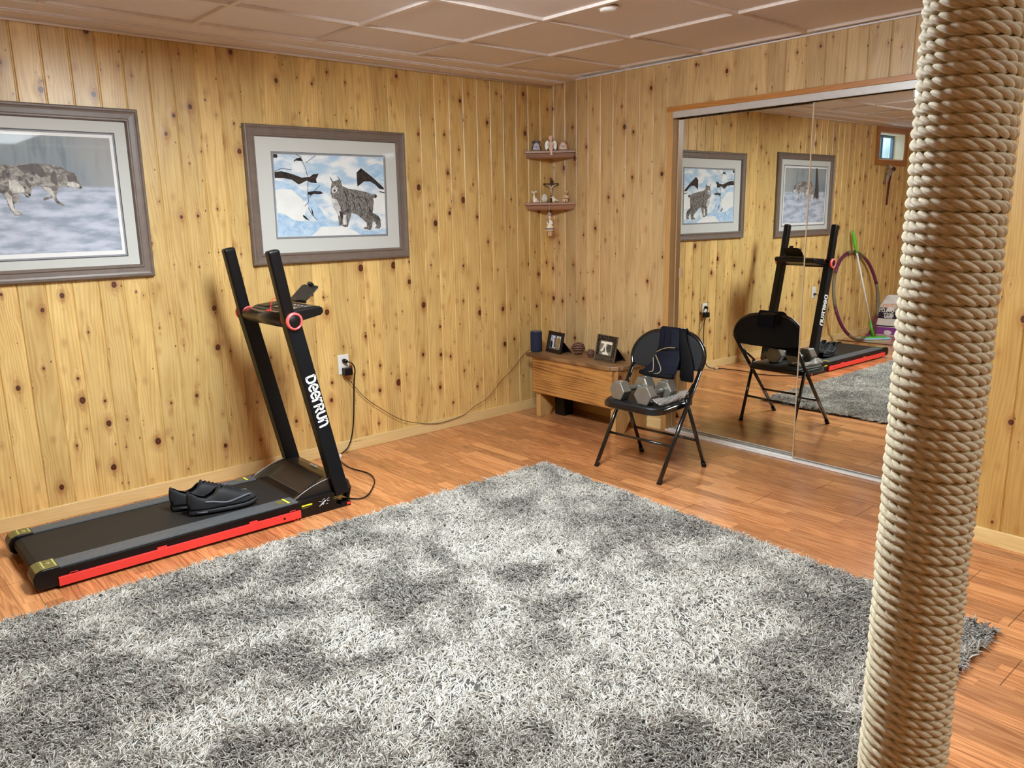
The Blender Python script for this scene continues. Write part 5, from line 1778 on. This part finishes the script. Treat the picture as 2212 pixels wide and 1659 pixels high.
MB().grid(br, 16, 49).build('brace_body', m_nv, t, solid=.012, sub=1)
for k, P_ in enumerate(([(.02, .52), (.3, .47), (.6, .445), (.85, .44)], [(.03, .56), (.20, .61), (.42, .68), (.55, .75), (.55, .83), (.42, .87), (.36, .92)], [(-.02, .60), (.12, .66), (.28, .74), (.34, .81), (.20, .86), (.14, .92)])):
    MB().tube(spline([br(u, v, .009) for u, v in P_], 6), .0026, 6).build('piping', m_pip, t)
MB().tube([br(.02, .5, .007), br(.28, .48, .008), br(.55, .47, .008), br(.97, .46, .007)], .004, 6, sq=(2.5, .6)).build('band', m_bk, t)
mb = MB()
for u in (.30, .62):
    mb.tube(spline([br(u, v, .008) for v in (.12, .2, .28, .36, .42)], 3), .0022, 6)
mb.build('rib', m_bk, t)
MB().tube([Vector((1.300, -.594, .500)), Vector((1.35, -.600, .496)), Vector((1.42, -.600, .494)), Vector((1.522, -.594, .500))], [.014, .013, .013, .014], 12).build('rolled_hem', m_bk, t)
rows2 = [(-.432, .660, 1.466, 1.500), (-.440, .725, 1.466, 1.502), (-.458, .7405, 1.466, 1.506), (-.478, .728, 1.468, 1.512), (-.494, .690, 1.480, 1.530), (-.503, .640, 1.496, 1.556), (-.506, .600, 1.505, 1.574), (-.510, .560, 1.508, 1.588), (-.514, .52, 1.506, 1.594), (-.514, .49, 1.504, 1.594), (-.512, .466, 1.512, 1.588)]


def br2(u, v):
    i = v * (len(rows2) - 1)
    k = min(len(rows2) - 2, int(i))
    a, b = rows2[k], rows2[k + 1]
    y, z, xl, xr = [p + (q - p) * (i - k) for p, q in zip(a, b)]
    return Vector((xl + (xr - xl) * u, y - .006 * math.sin(math.pi * u), z))


MB().grid(br2, 10, 41).build('strap', m_bk, t, solid=.010, sub=1)
MB().tube([br2(.1, .2) + Vector((0, -.008, 0)), br2(.9, .2) + Vector((0, -.008, 0))], .003, 6).build('strap_label', m_alu, t)

# ---------------------------------------------------------------- things seen only in the mirror, beyond the treadmill
t = thing('hula_hoop', 'large purple and grey-green padded hoop leaning on the pine wall', 'hoop', (.12, -4.16, 0))
HR, HTH = .455, .0165
tilt = math.atan2(.17, .9)
hc_ = Vector((.118, -4.17, (HR) * math.cos(tilt) + .017))
hu = Vector((-math.sin(tilt), 0, math.cos(tilt)))
hv = Vector((0, 1, 0))
seg_cols = [plain('hoop_purple', (96, 34, 66), .6), plain('hoop_grey_green', (110, 98, 76), .6)]
for k in range(8):
    pts = []
    for j in range(9):
        a = 2 * math.pi * (k + j / 8) / 8 + .2
        pts.append(hc_ + hu * HR * math.cos(a) + hv * HR * math.sin(a))
    MB().tube(pts, HTH, 12).build('hoop_section', seg_cols[k % 2], t)
t = thing('floor_mop', 'flat mop with green grip, white pole and pale blue pad, leaning on the wall', 'mop', (.25, -4.35, 0))
hd = Vector((.245, -4.34, .03)); tp = Vector((.035, -4.14, 1.14))
dv = (tp - hd).normalized()
MB().tube([hd + dv * .16, hd + dv * .92], .0095, 12).build('pole', m_white, t)
MB().tube([hd + dv * .90, hd + dv * .95, hd + dv * 1.03, hd + dv * 1.10, hd + dv * 1.142], [.011, .013, .020, .013, .006], 12).build('grip', plain('mop_green', (96, 190, 44), .4), t)
MB().tube([hd, hd + dv * .06, hd + dv * .17], [.020, .014, .0115], 12).build('socket', plain('mop_green_dark', (70, 160, 50), .4), t)
pa = Vector((.62, -.78, 0)).normalized(); pb = Vector((-pa.y, pa.x, 0))
hc0 = Vector((.25, -4.34, 0))
quadf = lambda hw, hl, z: [hc0 + pa * sx * hl + pb * sy * hw + Vector((0, 0, z)) for sx, sy in ((-1, -1), (1, -1), (1, 1), (-1, 1))]
MB().prism(quadf(.055, .165, .001), (0, 0, .018)).build('pad', plain('mop_pad_blue', (150, 196, 214), .8), t, bevel=.006, seg=3)
MB().prism(quadf(.035, .12, .0192), (0, 0, .012)).build('plate', plain('mop_plate_green', (84, 176, 54), .4), t, bevel=.004)

# litter bag
t = thing('litter_bag', 'white and purple cat litter bag standing by the far wall', 'bag', (.24, -4.75, 0), 0)
bdir = Vector((.19, .02, 0)).normalized()
bz = lambda u, v, f: None
bc = Vector((.215, -4.76, 0))
ax_, ay_ = Vector((.974, -.225, 0)), Vector((.225, .974, 0))      # along the printed face / its outward normal


def bagpt(u, v, inset=0.0):
    """u 0..1 round the bag, v 0..1 up"""
    a = 2 * math.pi * u
    W_, D_ = .125, .075
    ca, sa = math.cos(a), math.sin(a)
    k = .32
    x = W_ * (abs(ca) ** k) * (1 if ca > 0 else -1)
    y = D_ * (abs(sa) ** k) * (1 if sa > 0 else -1)
    pinch = max(0, (v - .60) / .40)
    y *= 1 - .86 * pinch ** 1.1
    x *= 1 + .05 * math.sin(v * 5)
    x += .05 * pinch ** 2 * (1 if x > -.2 else 0)
    z = .43 * v - .05 * pinch * max(0, -x / W_) + .012 * math.sin(u * 25) * pinch
    y += .006 * math.sin(v * 22 + x * 40) * (.3 + pinch)
    return bc + ax_ * (x * (1 + inset)) + ay_ * (y * (1 + inset)) + Vector((0, 0, z + .002))


m_bagw = plain('bag_white_paper', (214, 208, 202), .5, var=.03)
mb = MB().grid(lambda u, v: bagpt(u, v), 64, 30, cu=True)
mb.face([bagpt(k / 24, 0) for k in range(24)][::-1])
mb.face([bagpt(k / 24, 1) for k in range(24)])
mb.build('bag_body', m_bagw, t)


def decal(u0, u1, v0, v1, name, mat, n=10):
    MB().grid(lambda a, b: bagpt(u0 + (u1 - u0) * a, v0 + (v1 - v0) * b, .012), n, n).build(name, mat, t, fixn=False)


m_pur = plain('bag_purple', (128, 58, 140), .5)
m_bl = plain('bag_label_black', (22, 20, 24), .5)
decal(.035, .465, .015, .20, 'purple_band', m_pur, 20)
decal(.05, .45, .455, .475, 'purple_line', m_pur, 20)
decal(.14, .40, .215, .245, 'black_strip', m_bl, 14)
decal(.11, .42, .42, .70, 'black_label', m_bl, 20)
decal(.62 - .15, .53, .40, .66, 'side_panel', m_bl, 10)
decal(.10, .30, .66, .80, 'cat_picture', plain('bag_picture_tan', (206, 168, 144), .5, var=.2, scale=30), 12)
decal(.40, .45, .77, .80, 'red_mark', plain('bag_mark_red', (190, 60, 80), .5), 5)
wm = plain('bag_lettering_white', (236, 234, 230), .5)
fo = bc + ay_ * .0815
for body, zz, sz in (("WORLD'S", .252, .052), ('BEST', .205, .052), ('CAT LITTER', .190, .016)):
    text('lettering', body, sz, basis(fo + Vector((0, 0, zz)) + ax_ * -.004, -ax_, (0, 0, 1), ay_), wm, t, .0006, off=.0012, align='CENTER', sx=.92)

# feather hanging below the window
t = thing('feather_hanging', 'dangling feather ornament with red ribbon on the wall below the small window', 'ornament', (.03, -4.88, 1.4))
rr = random.Random(3)
mb = MB()
for k in range(60):
    a = rr.uniform(0, 6.28); r = rr.uniform(.2, 1) ** .5
    p = Vector((.03 + .015 * rr.random(), -4.83 + .055 * r * math.cos(a), 1.735 + .05 * r * math.sin(a)))
    mb.tube([p, p + Vector((.01, .02 * math.cos(a), .02 * math.sin(a)))], [.004, .001], 5)
mb.build('down_fluff', plain('down_white_grey', (176, 168, 158), .9), t)
MB().tube(spline([(.03, -4.85, 1.73), (.035, -4.835, 1.69), (.03, -4.825, 1.64), (.025, -4.83, 1.60)], 5), [.010 + .022 * math.sin(math.pi * min(1, k / 15 + .1)) for k in range(16)], 10, sq=(1, .15)).build('feather', plain('feather_grey', (164, 156, 146), .8), t)
MB().tube(spline([(.03, -4.93, 1.76), (.03, -4.90, 1.70), (.025, -4.885, 1.60), (.022, -4.88, 1.50), (.02, -4.875, 1.38)], 5), .011, 8, sq=(.3, 1)).build('ribbon', plain('ribbon_dark_red', (96, 24, 26), .6), t)
MB().ell((.03, -4.955, 1.755), (.02, .026, .022)).build('knot', plain('knot_brown', (70, 44, 34), .8), t)
mb = MB()
for k in range(7):
    mb.ell((.045, -4.905 + .012 * (k % 3), 1.60 - .025 * k), (.007, .007, .007), nu=8, nv=6)
mb.build('bells', m_chrome, t)
# transition strip across the floor
struct(MB().prism([(.016, -4.03, .0005), (.016, -4.06, .0005), (X_RIGHT, -4.74, .0005), (X_RIGHT, -4.71, .0005)], (0, 0, .004)).build('trim_floor_strip', plain('floor_strip_dark', (64, 30, 20), .4)))
